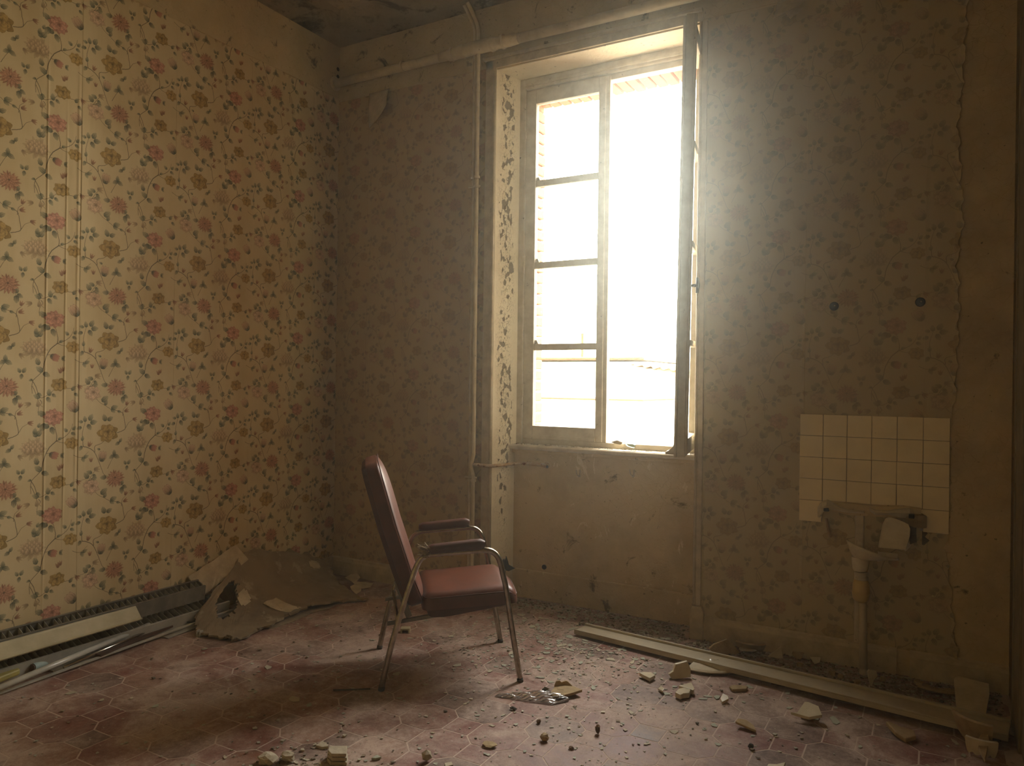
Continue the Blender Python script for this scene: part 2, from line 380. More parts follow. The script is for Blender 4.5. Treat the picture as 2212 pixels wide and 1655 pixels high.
def plaster(name, c1, c2, mold, mscale=7, mthr=.60, crack=True, bs=.35):
    m, t, b = new_mat(name); p = pos(t)
    col = ramp(t, noise(t, 2.2, 8, .65, p).outputs[0], ((.34, c2), (.6, c1))).outputs[0]
    f = ramp(t, noise(t, mscale, 7, .72, p, .6).outputs[0], ((mthr, 0.0), (mthr + .07, 1.0)))
    col = mix(t, f.outputs[0], col, mold)
    f2 = ramp(t, noise(t, 45, 4, .6, p).outputs[0], ((.66, 0.0), (.70, .8)))
    col = mix(t, f2.outputs[0], col, tuple(x * 1.2 for x in mold))
    t.links.new(col, b.inputs['Base Color']); b.inputs['Roughness'].default_value = .8; b.inputs['Specular IOR Level'].default_value = .25
    if name.startswith('apron'):
        f3 = ramp(t, noise(t, 4.5, 8, .72, pos(t, (1.6, 1, .8)), .8).outputs[0], ((.60, 0.0), (.615, .75)))
        col = mix(t, f3.outputs[0], col, (.74, .61, .40)); t.links.new(col, b.inputs['Base Color'])
    n1 = bump(t, b, noise(t, 14, 8, .7, p, .4).outputs[0], bs, .02)
    if crack:
        v = nd(t, 'ShaderNodeTexVoronoi', feature='DISTANCE_TO_EDGE'); v.inputs['Scale'].default_value = 16; t.links.new(mixv(t, p), v.inputs['Vector'])
        r = ramp(t, v.outputs['Distance'], ((0.0, 0.0), (.035, 1.0)))
        bump(t, b, r.outputs[0], .35, .004, n1)
    return m
def mixv(t, p):
    n = noise(t, 6, 3, .6, p); a = nd(t, 'ShaderNodeVectorMath', operation='MULTIPLY_ADD')
    t.links.new(n.outputs['Color'], a.inputs[0]); a.inputs[1].default_value = (.12, .12, .12); t.links.new(p, a.inputs[2]); return a.outputs[0]
PLASTER = plaster('old_plaster', (.60, .47, .26), (.42, .32, .17), (.10, .085, .06), 5, .62)
BAND = plaster('painted_band', (.56, .45, .26), (.44, .35, .19), (.15, .125, .09), 6, .585)
CEIL = plaster('ceiling_paint', (.50, .40, .24), (.34, .27, .16), (.085, .07, .05), 3.4, .515)
APRON = plaster('apron_paint', (.64, .50, .29), (.46, .35, .19), (.20, .155, .09), 6, .60)
REVEAL = plaster('peeling_reveal', (.88, .81, .64), (.78, .70, .53), (.20, .18, .14), 18, .64)
def reveal_peel():
    m, t, b = new_mat('crazed_reveal'); p = pos(t)
    col = ramp(t, noise(t, 3, 8, .65, p).outputs[0], ((.34, (.78, .70, .53)), (.6, (.90, .83, .66)))).outputs[0]
    at_ = nd(t, 'ShaderNodeAttribute', attribute_name='bare_shade')
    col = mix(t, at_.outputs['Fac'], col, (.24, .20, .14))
    t.links.new(col, b.inputs['Base Color']); b.inputs['Roughness'].default_value = .75; b.inputs['Specular IOR Level'].default_value = .25
    bump(t, b, noise(t, 60, 6, .7, p).outputs[0], .3, .006); return m
PEEL = reveal_peel()
CASING = plain('casing_paint', (.56, .46, .29), (.42, .34, .21), 14, .55, bs=.25, bscale=45, spots=((.13, .11, .08), 30, .68))
FRAME = plain('window_paint', (.66, .59, .45), (.53, .46, .33), 12, .5, bs=.3, bscale=50, spots=((.16, .13, .10), 26, .66))
PIPE = plain('pipe_paint', (.62, .53, .36), (.48, .40, .26), 10, .7, bs=.15, bscale=40, spots=((.18, .10, .05), 34, .66))
RUST = plain('rusty_bar', (.42, .25, .10), (.48, .40, .28), 18, .7, bs=.4, bscale=80, spots=((.16, .06, .02), 22, .56))
BRICK = plain('red_brick', (.42, .17, .10), (.30, .13, .085), 16, .85, bs=.5, bscale=70, spots=((.45, .36, .28), 24, .66))
MORTAR = plain('mortar', (.42, .37, .30), (.33, .28, .22), 20, .9, bs=.5, bscale=60)
VINYL = plain('oxblood_vinyl', (.128, .036, .017), (.10, .029, .014), 9, .40, bs=.12, bscale=190, bdist=.002, spots=((.20, .075, .05), 60, .72), spec=.32)
VINYL_D = plain('dark_oxblood_vinyl', (.085, .026, .013), (.065, .02, .010), 9, .5, bs=.15, bscale=190, bdist=.002, spec=.25)
CHROME = plain('dull_chrome', (.42, .37, .30), (.25, .20, .145), 30, .20, metal=1, bs=.06, bscale=90)
RUBBER = plain('rubber', (.06, .05, .038), None, 20, .7)
STUFFING = plain('stuffing', (.30, .22, .12), (.16, .11, .06), 60, .95, bs=.6, bscale=200)
STEEL = plain('grey_steel', (.22, .20, .165), (.14, .125, .10), 14, .5, metal=.3, bs=.1)
ENAMEL_D = plain('grimy_grey_enamel', (.20, .185, .145), (.13, .12, .095), 10, .5, bs=.1)
ENAMEL_B = plain('beige_enamel', (.46, .40, .25), (.37, .32, .19), 9, .42, bs=.08, spots=((.18, .15, .10), 20, .68))
ENAMEL_W = plain('dirty_white_enamel', (.46, .44, .37), (.34, .32, .26), 9, .42, bs=.08, spots=((.18, .16, .12), 24, .66))
GLASSW = plain('milky_tube_glass', (.52, .50, .43), (.44, .42, .35), 9, .22, bs=.0)
CYAN = plain('pale_blue_card', (.34, .42, .38), (.27, .34, .31), 12, .6)
WOOD_D = plain('dark_brown_wood', (.10, .05, .028), (.06, .03, .018), 20, .7, bs=.3)
YELLOW = plain('faded_yellow_plastic', (.42, .35, .10), (.30, .25, .08), 10, .5)
POLISH = plain('bright_metal', (.72, .70, .65), (.60, .58, .52), 10, .18, metal=1, bs=.02)
BOARD = plain('fallen_board', (.29, .225, .14), (.20, .15, .09), 3.5, .85, bs=.25, bscale=24, spots=((.36, .29, .19), 6, .60))
BOARD2 = plain('board_core', (.34, .27, .18), (.22, .17, .11), 12, .9, bs=.5, bscale=60)
PAPER = plain('torn_paper', (.58, .48, .32), (.44, .36, .235), 14, .85)
CERAM = plain('glazed_ceramic', (.66, .58, .42), (.52, .45, .31), 9, .25, bs=.06, spots=((.20, .15, .09), 22, .67), spec=.5)
BISQUE = plain('raw_earthenware', (.40, .29, .15), (.30, .21, .105), 22, .85, bs=.4, bscale=90)
TILEW = plain('cream_glazed_tile', (.80, .67, .42), (.72, .60, .37), 5, .28, bs=.03, spots=((.28, .22, .14), 26, .70), spec=.5)
OCHRE_W = plaster('ochre_distemper', (.42, .29, .12), (.34, .23, .09), (.15, .10, .05), 4, .64)
OLIVE_W = plaster('olive_distemper', (.72, .60, .30), (.60, .49, .24), (.25, .19, .09), 4, .66)
DARKP = plain('brown_door_paint', (.22, .165, .085), (.16, .12, .06), 10, .6)
PLANKM = plain('cream_plank_paint', (.50, .435, .30), (.42, .36, .25), 10, .5, bs=.1, spots=((.22, .18, .12), 24, .69))
PVC = plain('ochre_plastic', (.58, .42, .14), (.48, .35, .12), 8, .45, bs=.05)
PVCW = plain('grey_white_plastic', (.56, .47, .31), (.44, .37, .24), 8, .5, bs=.05)
BLACK = plain('black_plastic', (.018, .018, .018), None, 20, .4)
BROWN = plain('brown_lump', (.17, .10, .05), (.09, .05, .025), 50, .9, bs=.6, bscale=120)
GREYD = plain('dark_leaf', (.06, .05, .035), (.035, .03, .02), 30, .8)
CHALK = plain('plaster_lump', (.50, .43, .31), (.38, .32, .22), 24, .9, bs=.5, bscale=80)
FLAKE = plain('grey_green_flake', (.40, .40, .30), (.31, .31, .225), 9, .75, bs=.2)
FLAKEW = plain('cream_flake', (.50, .44, .31), (.38, .33, .23), 9, .8, bs=.2)
WALLX = plain('limewash', (.84, .80, .72), (.78, .73, .65), 1, .9, bs=0)
ROOFX = plain('old_roof_tile', (.085, .048, .02), (.06, .034, .015), 3, .9, bs=0)
GROUNDX = plain('courtyard_gravel', (.42, .37, .29), (.36, .31, .24), 2, .95, bs=0)
def glass_mat(name, tint, rough=.02, refl=1.0):
    m, t, b = new_mat(name); t.nodes.remove(b); out = t.nodes['Material Output']
    tr = nd(t, 'ShaderNodeBsdfTransparent'); tr.inputs[0].default_value = (*tint, 1)
    gl = nd(t, 'ShaderNodeBsdfGlossy'); gl.inputs['Roughness'].default_value = rough
    fr = nd(t, 'ShaderNodeFresnel'); fr.inputs[0].default_value = 1.45
    n = noise(t, 30, 4, .6, pos(t)); bp = nd(t, 'ShaderNodeBump'); bp.inputs['Strength'].default_value = .0 if refl == 1 else .8; bp.inputs['Distance'].default_value = .004
    t.links.new(n.outputs[0], bp.inputs['Height']); t.links.new(bp.outputs[0], gl.inputs['Normal']); t.links.new(bp.outputs[0], fr.inputs['Normal'])
    mu = nd(t, 'ShaderNodeMath', operation='MULTIPLY', use_clamp=True); t.links.new(fr.outputs[0], mu.inputs[0]); mu.inputs[1].default_value = refl
    mx = nd(t, 'ShaderNodeMixShader'); t.links.new(mu.outputs[0], mx.inputs[0]); t.links.new(tr.outputs[0], mx.inputs[1]); t.links.new(gl.outputs[0], mx.inputs[2])
    t.links.new(mx.outputs[0], out.inputs[0]); return m
GLASS = glass_mat('window_glass', (.95, .96, .94))
PLASTIC = glass_mat('crinkled_clear_plastic', (.90, .90, .89), .27, 7.0)
GLASS_SH = glass_mat('pale_green_glass', (.62, .72, .68), .04, 2.2)
# floor tiles
def tile_mat(name, island):
    m, t, b = new_mat(name); p = pos(t)
    if island: rnd = nd(t, 'ShaderNodeNewGeometry').outputs['Random Per Island']
    else: rnd = nd(t, 'ShaderNodeObjectInfo').outputs['Random']
    hue = ramp(t, rnd, ((0, (.20, .058, .036)), (.22, (.25, .095, .05)), (.4, (.135, .066, .046)), (.58, (.22, .058, .044)), (.78, (.14, .075, .055)), (.9, (.235, .075, .055))))
    hue.color_ramp.interpolation = 'CONSTANT'
    col = mix(t, ramp(t, noise(t, 22, 6, .7, p).outputs[0], ((.3, .0), (.7, .5))).outputs[0], hue.outputs[0], (.10, .055, .04))
    big = noise(t, 3.2, 9, .68, p, .6); fine = noise(t, 46, 7, .75, p)
    ad = nd(t, 'ShaderNodeMath', operation='MULTIPLY_ADD'); t.links.new(fine.outputs[0], ad.inputs[0]); ad.inputs[1].default_value = .45; t.links.new(big.outputs[0], ad.inputs[2])
    d = ramp(t, ad.outputs[0], ((.56, .04), (.70, .42), (.82, .88)))
    col = mix(t, d.outputs[0], col, (.50, .38, .305))
    col = mix(t, .8, col, ramp(t, noise(t, 150, 6, .8, p).outputs[0], ((.36, (.62, .58, .55)), (.5, (1, 1, 1)), (.68, (1.0, .98, .95)))).outputs[0], 'MULTIPLY')
    col = mix(t, .5, col, ramp(t, noise(t, 7, 8, .7, p, 1.2).outputs[0], ((.40, (.66, .60, .56)), (.55, (1, 1, 1)))).outputs[0], 'MULTIPLY')
    t.links.new(col, b.inputs['Base Color'])
    r = ramp(t, d.outputs[0], ((0, .48), (1, .80))); t.links.new(r.outputs[0], b.inputs['Roughness']); b.inputs['Specular IOR Level'].default_value = .40
    n1 = bump(t, b, noise(t, 9, 4, .5, p).outputs[0], .12, .01); bump(t, b, fine.outputs[0], .25, .003, n1)
    return m
TILE_F = tile_mat('floor_tile_clay', False); TILE_S = tile_mat('floor_tile_clay_far', True)
GROUT = plain('grout', (.55, .42, .34), (.44, .33, .26), 12, .9, bs=.3, bscale=60)
def chips_mat(name, stops):
    m, t, b = new_mat(name); rnd = nd(t, 'ShaderNodeNewGeometry').outputs['Random Per Island']
    r = ramp(t, rnd, stops); r.color_ramp.interpolation = 'CONSTANT'
    t.links.new(r.outputs[0], b.inputs['Base Color']); b.inputs['Roughness'].default_value = .85; return m
CHIPS = chips_mat('paint_chips', ((0, (.40, .39, .30)), (.3, (.31, .31, .235)), (.55, (.43, .36, .25)), (.75, (.24, .18, .12)), (.88, (.56, .50, .38)), (.96, (.10, .06, .035))))
DUST = chips_mat('dirt_crumbs', ((0, (.20, .16, .11)), (.3, (.30, .25, .17)), (.5, (.13, .10, .065)), (.62, (.36, .33, .25)), (.85, (.46, .41, .30))))
# ================================================================== SETTING
XR, YF, ZC = 4.114, -5.2, 3.822
# ---- floor: octagons with square dots, each tile a piece of the floor
fl = MB().box(-.25, 4.4, -5.4, .34, -.12, -.0003).build('floor', GROUT); tag(fl, kind='structure')
P_ = .1682; OX, OY = 2.651, -1.224
def tile_mb(poly):
    n = len(poly); m = MB()
    top = [(x * (1 - 0.0007 / math.hypot(x, y)), y * (1 - 0.0007 / math.hypot(x, y)), 0) for x, y in poly]
    bot = [(x, y, -.006) for x, y in poly]
    return m.add(top + bot, [list(range(n))] + [(i + n, (i + 1) % n + n, (i + 1) % n, i) for i in range(n)])
a_, h_ = .0600 - .0011, P_ - .0600 - .0026
OCT = [(a_, -h_), (h_, -a_), (h_, a_), (a_, h_), (-a_, h_), (-h_, a_), (-h_, -a_), (-a_, -h_)]
s_ = .0600 - .0026
SQ = [(s_, -s_), (s_, s_), (-s_, s_), (-s_, -s_)]
me_o, me_s = tile_mb(OCT).mesh('octagonal_tile'), tile_mb(SQ).mesh('square_tile')
me_o.materials.append(TILE_F); me_s.materials.append(TILE_F)
def project(p):
    d = Vector(p) - CAM; z = d.dot(FWD)
    if z < .2: return None
    X, Y = d.dot(RGT) / z, d.dot(UPV) / z
    return CX + FOC * (X * cr + Y * sr), CY + FOC * (X * sr - Y * cr), z
sites = []
for i in range(-17, 10):
    for j in range(-25, 10):
        x, y = OX + i * P_, OY + j * P_
        if not (-.03 < x < 4.14 and -5.25 < y < .2): continue
        if y > .03 and not (1.38 < x < 2.62): continue
        q = project((x, y, 0)); vis = q and -60 < q[0] < 2270 and q[1] < 1720
        sites.append((0 if vis else 1, q[2] if q else 99, x, y, (i + j) % 2))
sites.sort()
rest = MB()
for k, (nv, z, x, y, sq) in enumerate(sites):
    dz = random.uniform(.0, .0006)
    if k < 300 and not nv:
        o = bpy.data.objects.new('square_tile' if sq else 'octagonal_tile', me_s if sq else me_o); C.objects.link(o); o.parent = fl
        o.location = (x, y, dz); o.rotation_euler = (random.uniform(-.001, .001), random.uniform(-.001, .001), random.uniform(-.008, .008))
    else:
        t_ = tile_mb(SQ if sq else OCT); rest.add([v + Vector((x, y, dz)) for v in t_.v], t_.f)
tag(rest.build('far_floor_tiles', TILE_S, fl), kind='stuff')

# ---- walls and ceiling
wl = MB().box(-.25, 0, -5.4, 0, 0, 4.1).build('wall_left', PLASTER); tag(wl, kind='structure')
wr = MB().box(XR, 4.4, -5.4, 0, 0, 4.1).build('wall_right', OCHRE_W); tag(wr, kind='structure')
wf = MB().box(0, XR, -5.4, YF, 0, 4.1).build('wall_front', OLIVE_W); tag(wf, kind='structure')
ce = MB().box(0, XR, YF, 0, ZC, 4.1).build('ceiling', CEIL); tag(ce, kind='structure')
w = MB()
def plan(m, poly, z0, z1): return m.prism([(x, y, z0) for x, y in poly], (0, 0, z1 - z0))
plan(w, [(-.25, 0), (1.33, 0), (1.392, .25), (1.392, .33), (-.25, .33)], 0, 3.41)
plan(w, [(2.649, 0), (4.4, 0), (4.4, .33), (2.605, .33), (2.605, .25)], 0, 3.41)
w.box(-.25, 4.4, 0, .33, 3.41, 4.1)
wb = w.build('wall_back', PLASTER); tag(wb, kind='structure')
MB().box(1.37, 2.62, .20, .33, -.05, .975).build('apron_panel', APRON, wb)
tag(MB().box(1.41, 2.61, .182, .2, 0, .185).build('apron_skirting', APRON, wb, bevel=.006))
rnd = np.random.default_rng(3)
def nz(n, m, s):                                    # smooth random field on a grid
    a = rnd.normal(0, 1, (n, m))
    for _ in range(s):
        p = np.pad(a, 1, mode='edge'); a = (p[:-2, 1:-1] + p[2:, 1:-1] + p[1:-1, :-2] + p[1:-1, 2:] + p[1:-1, 1:-1]) / 5
    return a / (a.std() + 1e-9)
# left reveal: paint crazed into lifting scales, a worn vertical belt down the middle
na, nb = 70, 820
sc = np.stack([rnd.uniform(0, 1, 1900), rnd.uniform(0, 1, 1900)], 1)
aa = np.linspace(0, 1, na); bb = np.linspace(0, 1, nb)
A_, B_ = np.meshgrid(aa, bb, indexing='ij')
wob = nz(na, nb, 10)
d1 = np.full((na, nb), 9.); d2 = d1.copy(); own = np.zeros((na, nb), int)
for k, (sa, sb) in enumerate(sc):
    lo, hi = max(0, int((sb - .02) * nb)), min(nb, int((sb + .02) * nb) + 1)
    d = np.hypot((A_[:, lo:hi] - sa) * .26 * 1.5, (B_[:, lo:hi] - sb) * 3.41) + wob[:, lo:hi] * .0015
    x1, x2 = d1[:, lo:hi], d2[:, lo:hi]
    own[:, lo:hi] = np.where(d < x1, k, own[:, lo:hi])
    d2[:, lo:hi] = np.where(d < x1, x1, np.minimum(x2, d)); d1[:, lo:hi] = np.minimum(x1, d)
belt = np.exp(-((A_ - .42 - .05 * np.sin(B_ * 23)) / .24) ** 2) * (1 - .75 * np.exp(-((B_ - .05) / .18) ** 2))
lift = rnd.uniform(0, 1, 1900)[own]; tiltk = rnd.uniform(0, 1, 1900)[own]
edge = np.clip(1 - (d2 - d1) / .009, 0, 1)
gone = (lift > .80) & (belt > .40)
disp = np.where(gone, -.0035, .0005 + belt * (edge * .0065 * lift + (B_ * 3.41 - sc[own, 1] * 3.41) * .12 * tiltk))
disp = np.clip(disp * 1.25, -.0045, .014)
p0, p1 = Vector((1.33, 0, 0)), Vector((1.392, .25, 0)); nrm = Vector(((p1 - p0).y, -(p1 - p0).x, 0)).normalized()
G = [[p0 + (p1 - p0) * aa[i] + Vector((0, 0, 3.41 * bb[j])) + nrm * (.005 + float(disp[i, j])) for j in range(nb)] for i in range(na)]
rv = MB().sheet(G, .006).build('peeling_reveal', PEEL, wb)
bare_shade = np.clip(np.where(gone, .95, 0) + (edge > .80) * belt * lift * 1.3 * (lift > .3), 0, 1)  # bare plaster, plus shadows of lifting scale edges painted dark
at_ = rv.data.attributes.new('bare_shade', 'FLOAT', 'POINT'); at_.data.foreach_set('value', np.concatenate([bare_shade.ravel(), bare_shade.ravel()]).astype(np.float32)); rv['label'] = 'white reveal paint crazed into curling scales'
MB().prism([(2.649, 0, 0), (2.605, .25, 0), (2.603, .25, 0), (2.647, 0, 0)], (0, 0, 3.41)).build('reveal_paint', REVEAL, wb)
MB().box(1.33, 2.65, .002, .25, 3.404, 3.41).build('soffit_paint', REVEAL, wb)
MB().box(0.0, XR, -.004, 0, 3.425, ZC).build('painted_band', BAND, wb)
MB().box(0, .004, YF, -.004, 3.452, ZC).build('painted_band', BAND, wl)

# ---- wallpaper, strip by strip
def strip(wall, m, axis, a, b, z0, z1, n=14, k=40, fn=None, right=None, top=None):
    G = []
    for i in range(n + 1):
        row = []
        for j in range(k + 1):
            v = j / k; z = z0 + (z1 - z0) * v
            bb_ = right(z) if right else b
            s = a + (bb_ - a) * i / n
            if top: z = z0 + (top(s) - z0) * v
            off = .0022 + .0006 * math.sin(s * 31 + z * 7) + (fn(s, z) if fn else 0)
            e = min(i, n - i) / n
            if e == 0: off += .0012 * (1 + math.sin(z * 5 + a * 9))
            row.append((off, s, z) if axis == 'y' else (s, -off, z))
        G.append(row)
    o = MB().sheet(G, .0012).build('wallpaper_strip', m, wall, smooth=False); return o
def ridge(c, w_, h, z0, z1):
    return lambda s, z: h * math.exp(-((s - c) / w_) ** 2) * (1 if z0 < z < z1 else math.exp(-((min(abs(z - z0), abs(z - z1))) / .25) ** 2))
rA, rB, rC = ridge(-2.052, .0045, .0035, .6, 2.7), ridge(-1.958, .004, .003, .9, 2.4), ridge(-1.899, .006, .0025, 1.1, 2.7)
for k in range(-6, 4):
    a, b = -1.884 + k * .543, -1.884 + (k + 1) * .543
    if a > -.004: continue
    b = min(b, -.004); a = max(a, YF)
    if b < a: continue
    strip(wl, WP_LEFT, 'y', a + .0006, b - .0006, .125, 3.452, n=180 if k == -1 else 14, k=44,
          fn=(lambda s, z: rA(s, z) + rB(s, z) + rC(s, z)) if k == -1 else None,
          top=lambda s: 3.452 + .003 * math.sin(s * 17) + .002 * math.sin(s * 53))
tp = lambda s: 3.436 + .004 * math.sin(s * 13) + .003 * math.sin(s * 41)
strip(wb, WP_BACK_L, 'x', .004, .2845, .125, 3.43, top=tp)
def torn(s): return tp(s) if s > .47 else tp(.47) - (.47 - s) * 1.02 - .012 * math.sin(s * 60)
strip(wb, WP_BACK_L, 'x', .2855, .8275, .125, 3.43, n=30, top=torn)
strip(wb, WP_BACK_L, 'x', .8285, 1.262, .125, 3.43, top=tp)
# the torn corner hangs forward and shows its pale back
G = []
for i in range(9):
    row = []
    for j in range(9):
        u, v = i / 8, j / 8
        x = .288 + u * (.190 + .035 * v); z = 3.438 - v * (.245 - .10 * u)
        row.append((x, -.004 - .085 * u ** 1.5 * (.15 + .85 * v) - .01 * math.sin(v * 3), z))
    G.append(row)
MB().sheet(G, .001).build('torn_wallpaper_flap', PAPER, wb, smooth=True)['label'] = 'pale torn corner of wallpaper hanging forward'
EDGE = [(-1, 3.915), (.13, 3.912), (.2, 3.90), (.45, 3.88), (.65, 3.856), (.75, 3.872), (1.2, 3.868), (1.35, 3.888), (1.6, 3.895), (1.8, 3.90), (2.0, 3.888), (2.2, 3.912), (2.65, 3.885), (2.8, 3.90), (3.2, 3.918), (4, 3.93)]
def jag(z):
    for (z0, x0), (z1, x1) in zip(EDGE, EDGE[1:]):
        if z <= z1: return x0 + (x1 - x0) * (z - z0) / (z1 - z0) + .006 * math.sin(z * 47) + .004 * math.sin(z * 113 + 1)
tr_ = lambda s: 3.424 - (s - 2.7) * .035 + .004 * math.sin(s * 19)
def tr2(s): return tr_(s) - (.09 if 3.06 < s < 3.19 else 0) * (1 - abs(s - 3.125) / .065)
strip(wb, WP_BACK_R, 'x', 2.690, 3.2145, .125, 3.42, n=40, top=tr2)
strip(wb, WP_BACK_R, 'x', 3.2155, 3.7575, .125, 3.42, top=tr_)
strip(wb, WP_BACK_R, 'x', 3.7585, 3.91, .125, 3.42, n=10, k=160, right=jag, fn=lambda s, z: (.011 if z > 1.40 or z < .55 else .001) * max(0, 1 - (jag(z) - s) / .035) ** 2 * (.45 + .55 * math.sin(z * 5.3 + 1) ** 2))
G = [[(3.06 + .13 * i / 6 - .015 * (j / 6), -.006 - .05 * (j / 6) ** 1.5, 3.43 - (.11 - .035 * i / 6) * j / 6) for j in range(7)] for i in range(7)]
MB().sheet(G, .001).build('torn_wallpaper_flap', PAPER, wb, smooth=True)['label'] = 'small pale paper flap curling at the wallpaper top'

# ---- casing, baseboards
tr1 = thing('trim_1', (1.3, 0, 0), kind='structure')
m = MB().box(1.262, 1.318, -.016, 0, 0, 3.465); m.build('casing_board', CASING, tr1, bevel=.004)
MB().tube([(1.325, -.010, 0), (1.325, -.010, 3.42)], .011, 10).build('casing_bead', CASING, tr1, smooth=True)
MB().box(1.262, 2.664, -.016, 0, 3.412, 3.465).build('casing_board', CASING, tr1, bevel=.004)
MB().box(1.25, 2.664, -.028, 0, 3.465, 3.487).build('casing_cap', CASING, tr1, bevel=.004)
MB().box(2.662, 2.692, -.013, 0, .18, 3.412).build('casing_board', CASING, tr1, bevel=.004)
MB().tube([(2.655, -.008, .18), (2.655, -.008, 3.41)], .009, 10).build('casing_bead', CASING, tr1, smooth=True)
MB().prism([(2.635, -.026, 0), (2.712, -.026, 0), (2.712, -.026, .15), (2.700, -.026, .185), (2.647, -.026, .185), (2.635, -.026, .16)], (0, .03, 0)).build('plinth_block', CASING, tr1, bevel=.004)
def skirting(m, a, b):
    pr = [(0, 0), (-.018, 0), (-.018, .098), (-.012, .113), (-.012, .122), (-.004, .130), (0, .130)]
    return m.prism([(a, y, z) for y, z in pr], (b - a, 0, 0))
bb1 = skirting(MB(), .0, 1.262).build('baseboard_back', CASING); tag(bb1, kind='structure')
bb2 = thing('baseboard_right', (2.712, 0, 0), kind='structure')
skirting(MB(), 2.712, 3.655).build('skirting_board', CASING, bb2); skirting(MB(), 3.712, XR).build('skirting_board', CASING, bb2)
bb3 = MB().box(0, .016, YF, -.018, 0, .128).build('baseboard_left', CASING, bevel=.004); tag(bb3, kind='structure')
# ---- door casing on the right wall
dr = thing('door_1', (XR, -.7, 0), kind='structure')
MB().box(XR - .016, XR, -.66, -.44, 0, 2.9).build('door_casing', DARKP, dr, bevel=.005)
MB().box(XR - .008, XR, -1.5, -.66, .02, 2.85).build('door_leaf', DARKP, dr, bevel=.004)
MB().box(XR - .022, XR, -.45, -.43, 0, 2.92).build('door_casing_bead', DARKP, dr, bevel=.005)

# ---- outside face of the wall, brick by brick round the opening
wx = MB().box(-1.2, 1.292, .33, .545, -5, 4.6).box(2.685, 5.5, .33, .545, -5, 4.6).box(1.292, 2.685, .33, .545, 3.432, 4.6).box(1.292, 2.685, .33, .545, -5, .90).build('wall_outside', MORTAR)
tag(wx, kind='structure')
def brick_mesh(name, lx, ly, lz):
    bm = bmesh.new(); bmesh.ops.create_cube(bm, size=1); bmesh.ops.scale(bm, vec=(lx, ly, lz), verts=bm.verts)
    bmesh.ops.bevel(bm, geom=list(bm.edges), offset=.006, segments=1, affect='EDGES')
    for v in bm.verts: v.co += Vector((random.uniform(-.002, .002), random.uniform(-.002, .002), random.uniform(-.002, .002)))
    me = bpy.data.meshes.new(name); bm.to_mesh(me); bm.free(); me.materials.append(BRICK); return me
bj, bl = brick_mesh('brick', .112, .222, .064), brick_mesh('brick', .066, .222, .112)
for sx0 in (1.349, 2.628):
    for k in range(33):
        o = bpy.data.objects.new('brick', bj); C.objects.link(o); o.parent = wx
        o.location = (sx0 + random.uniform(-.007, .007), .442 + random.uniform(-.006, .006), .935 + k * .0745); o.rotation_euler = (0, random.uniform(-.03, .03), random.uniform(-.02, .02))
for k in range(16):
    o = bpy.data.objects.new('brick', bl); C.objects.link(o); o.parent = wx
    o.location = (1.43 + k * .0755, .442 + random.uniform(-.006, .006), 3.374 + random.uniform(-.006, .006)); o.rotation_euler = (0, random.uniform(-.03, .03), 0)
MB().prism([(1.25, .31, .90), (1.25, .60, .90), (1.25, .60, .955), (1.25, .31, .985)], (1.48, 0, 0)).build('stone_sill', MORTAR, wx, bevel=.006)

# ================================================================== WINDOW
win = thing('window_1', (1.985, .25, 1.0), kind='structure')
fr = MB().box(1.388, 1.432, .215, .30, 1.0, 3.405).build('window_frame', FRAME, win, bevel=.005)
MB().box(2.592, 2.612, .215, .30, 1.0, 3.405).build('frame_jamb', FRAME, fr, bevel=.004)
MB().box(1.43, 2.592, .215, .30, 3.335, 3.405).build('frame_head', FRAME, fr, bevel=.005)
MB().box(1.43, 2.592, .205, .222, 3.352, 3.372).build('frame_moulding', FRAME, fr, bevel=.003)
MB().box(1.43, 2.592, .235, .30, 3.296, 3.335).build('frame_stop', FRAME, fr, bevel=.004)
MB().box(1.43, 2.592, .225, .31, 1.003, 1.036).build('frame_foot', FRAME, fr, bevel=.004)
# left sash, shut
ls = MB().box(1.434, 1.506, .222, .264, 1.036, 3.322).build('left_sash', FRAME, win, bevel=.004); ls['label'] = 'shut left sash with four panes'
MB().box(1.949, 1.996, .222, .264, 1.036, 3.322).build('meeting_stile', FRAME, ls, bevel=.004)
MB().box(1.990, 2.023, .228, .270, 1.036, 3.322).build('meeting_stile', FRAME, ls, bevel=.004)
MB().box(1.506, 1.949, .222, .264, 3.232, 3.322).build('sash_rail', FRAME, ls, bevel=.004)
MB().box(1.506, 1.949, .222, .264, 1.036, 1.122).build('sash_rail', FRAME, ls, bevel=.004)
MB().box(1.448, 1.952, .212, .224, 1.036, 1.062).build('sash_moulding', FRAME, ls, bevel=.003)
ZB = (1.637, 2.172, 2.709)
for z in ZB: MB().box(1.506, 1.949, .228, .258, z - .021, z + .021).build('glazing_bar', FRAME, ls, bevel=.004)
zz = (1.122,) + ZB + (3.232,)
for k in range(4):
    MB().box(1.500, 1.955, .246, .249, zz[k] + (.014 if k else -.004), zz[k + 1] - (.014 if k < 3 else -.004)).build('pane', GLASS, ls)
# little putty crumbs left on the bars
for z in (ZB[1] + .017, ZB[2] + .017, ZB[0] + .017):
    MB().add([(1.507, .252, z), (1.530, .252, z), (1.512, .252, z + .034), (1.507, .252, z + .030), (1.507, .262, z), (1.530, .262, z), (1.512, .262, z + .034), (1.507, .262, z + .030)],
             [(0, 1, 2, 3), (7, 6, 5, 4), (0, 4, 5, 1), (1, 5, 6, 2), (2, 6, 7, 3), (3, 7, 4, 0)]).build('putty_crumb', CHALK, ls)
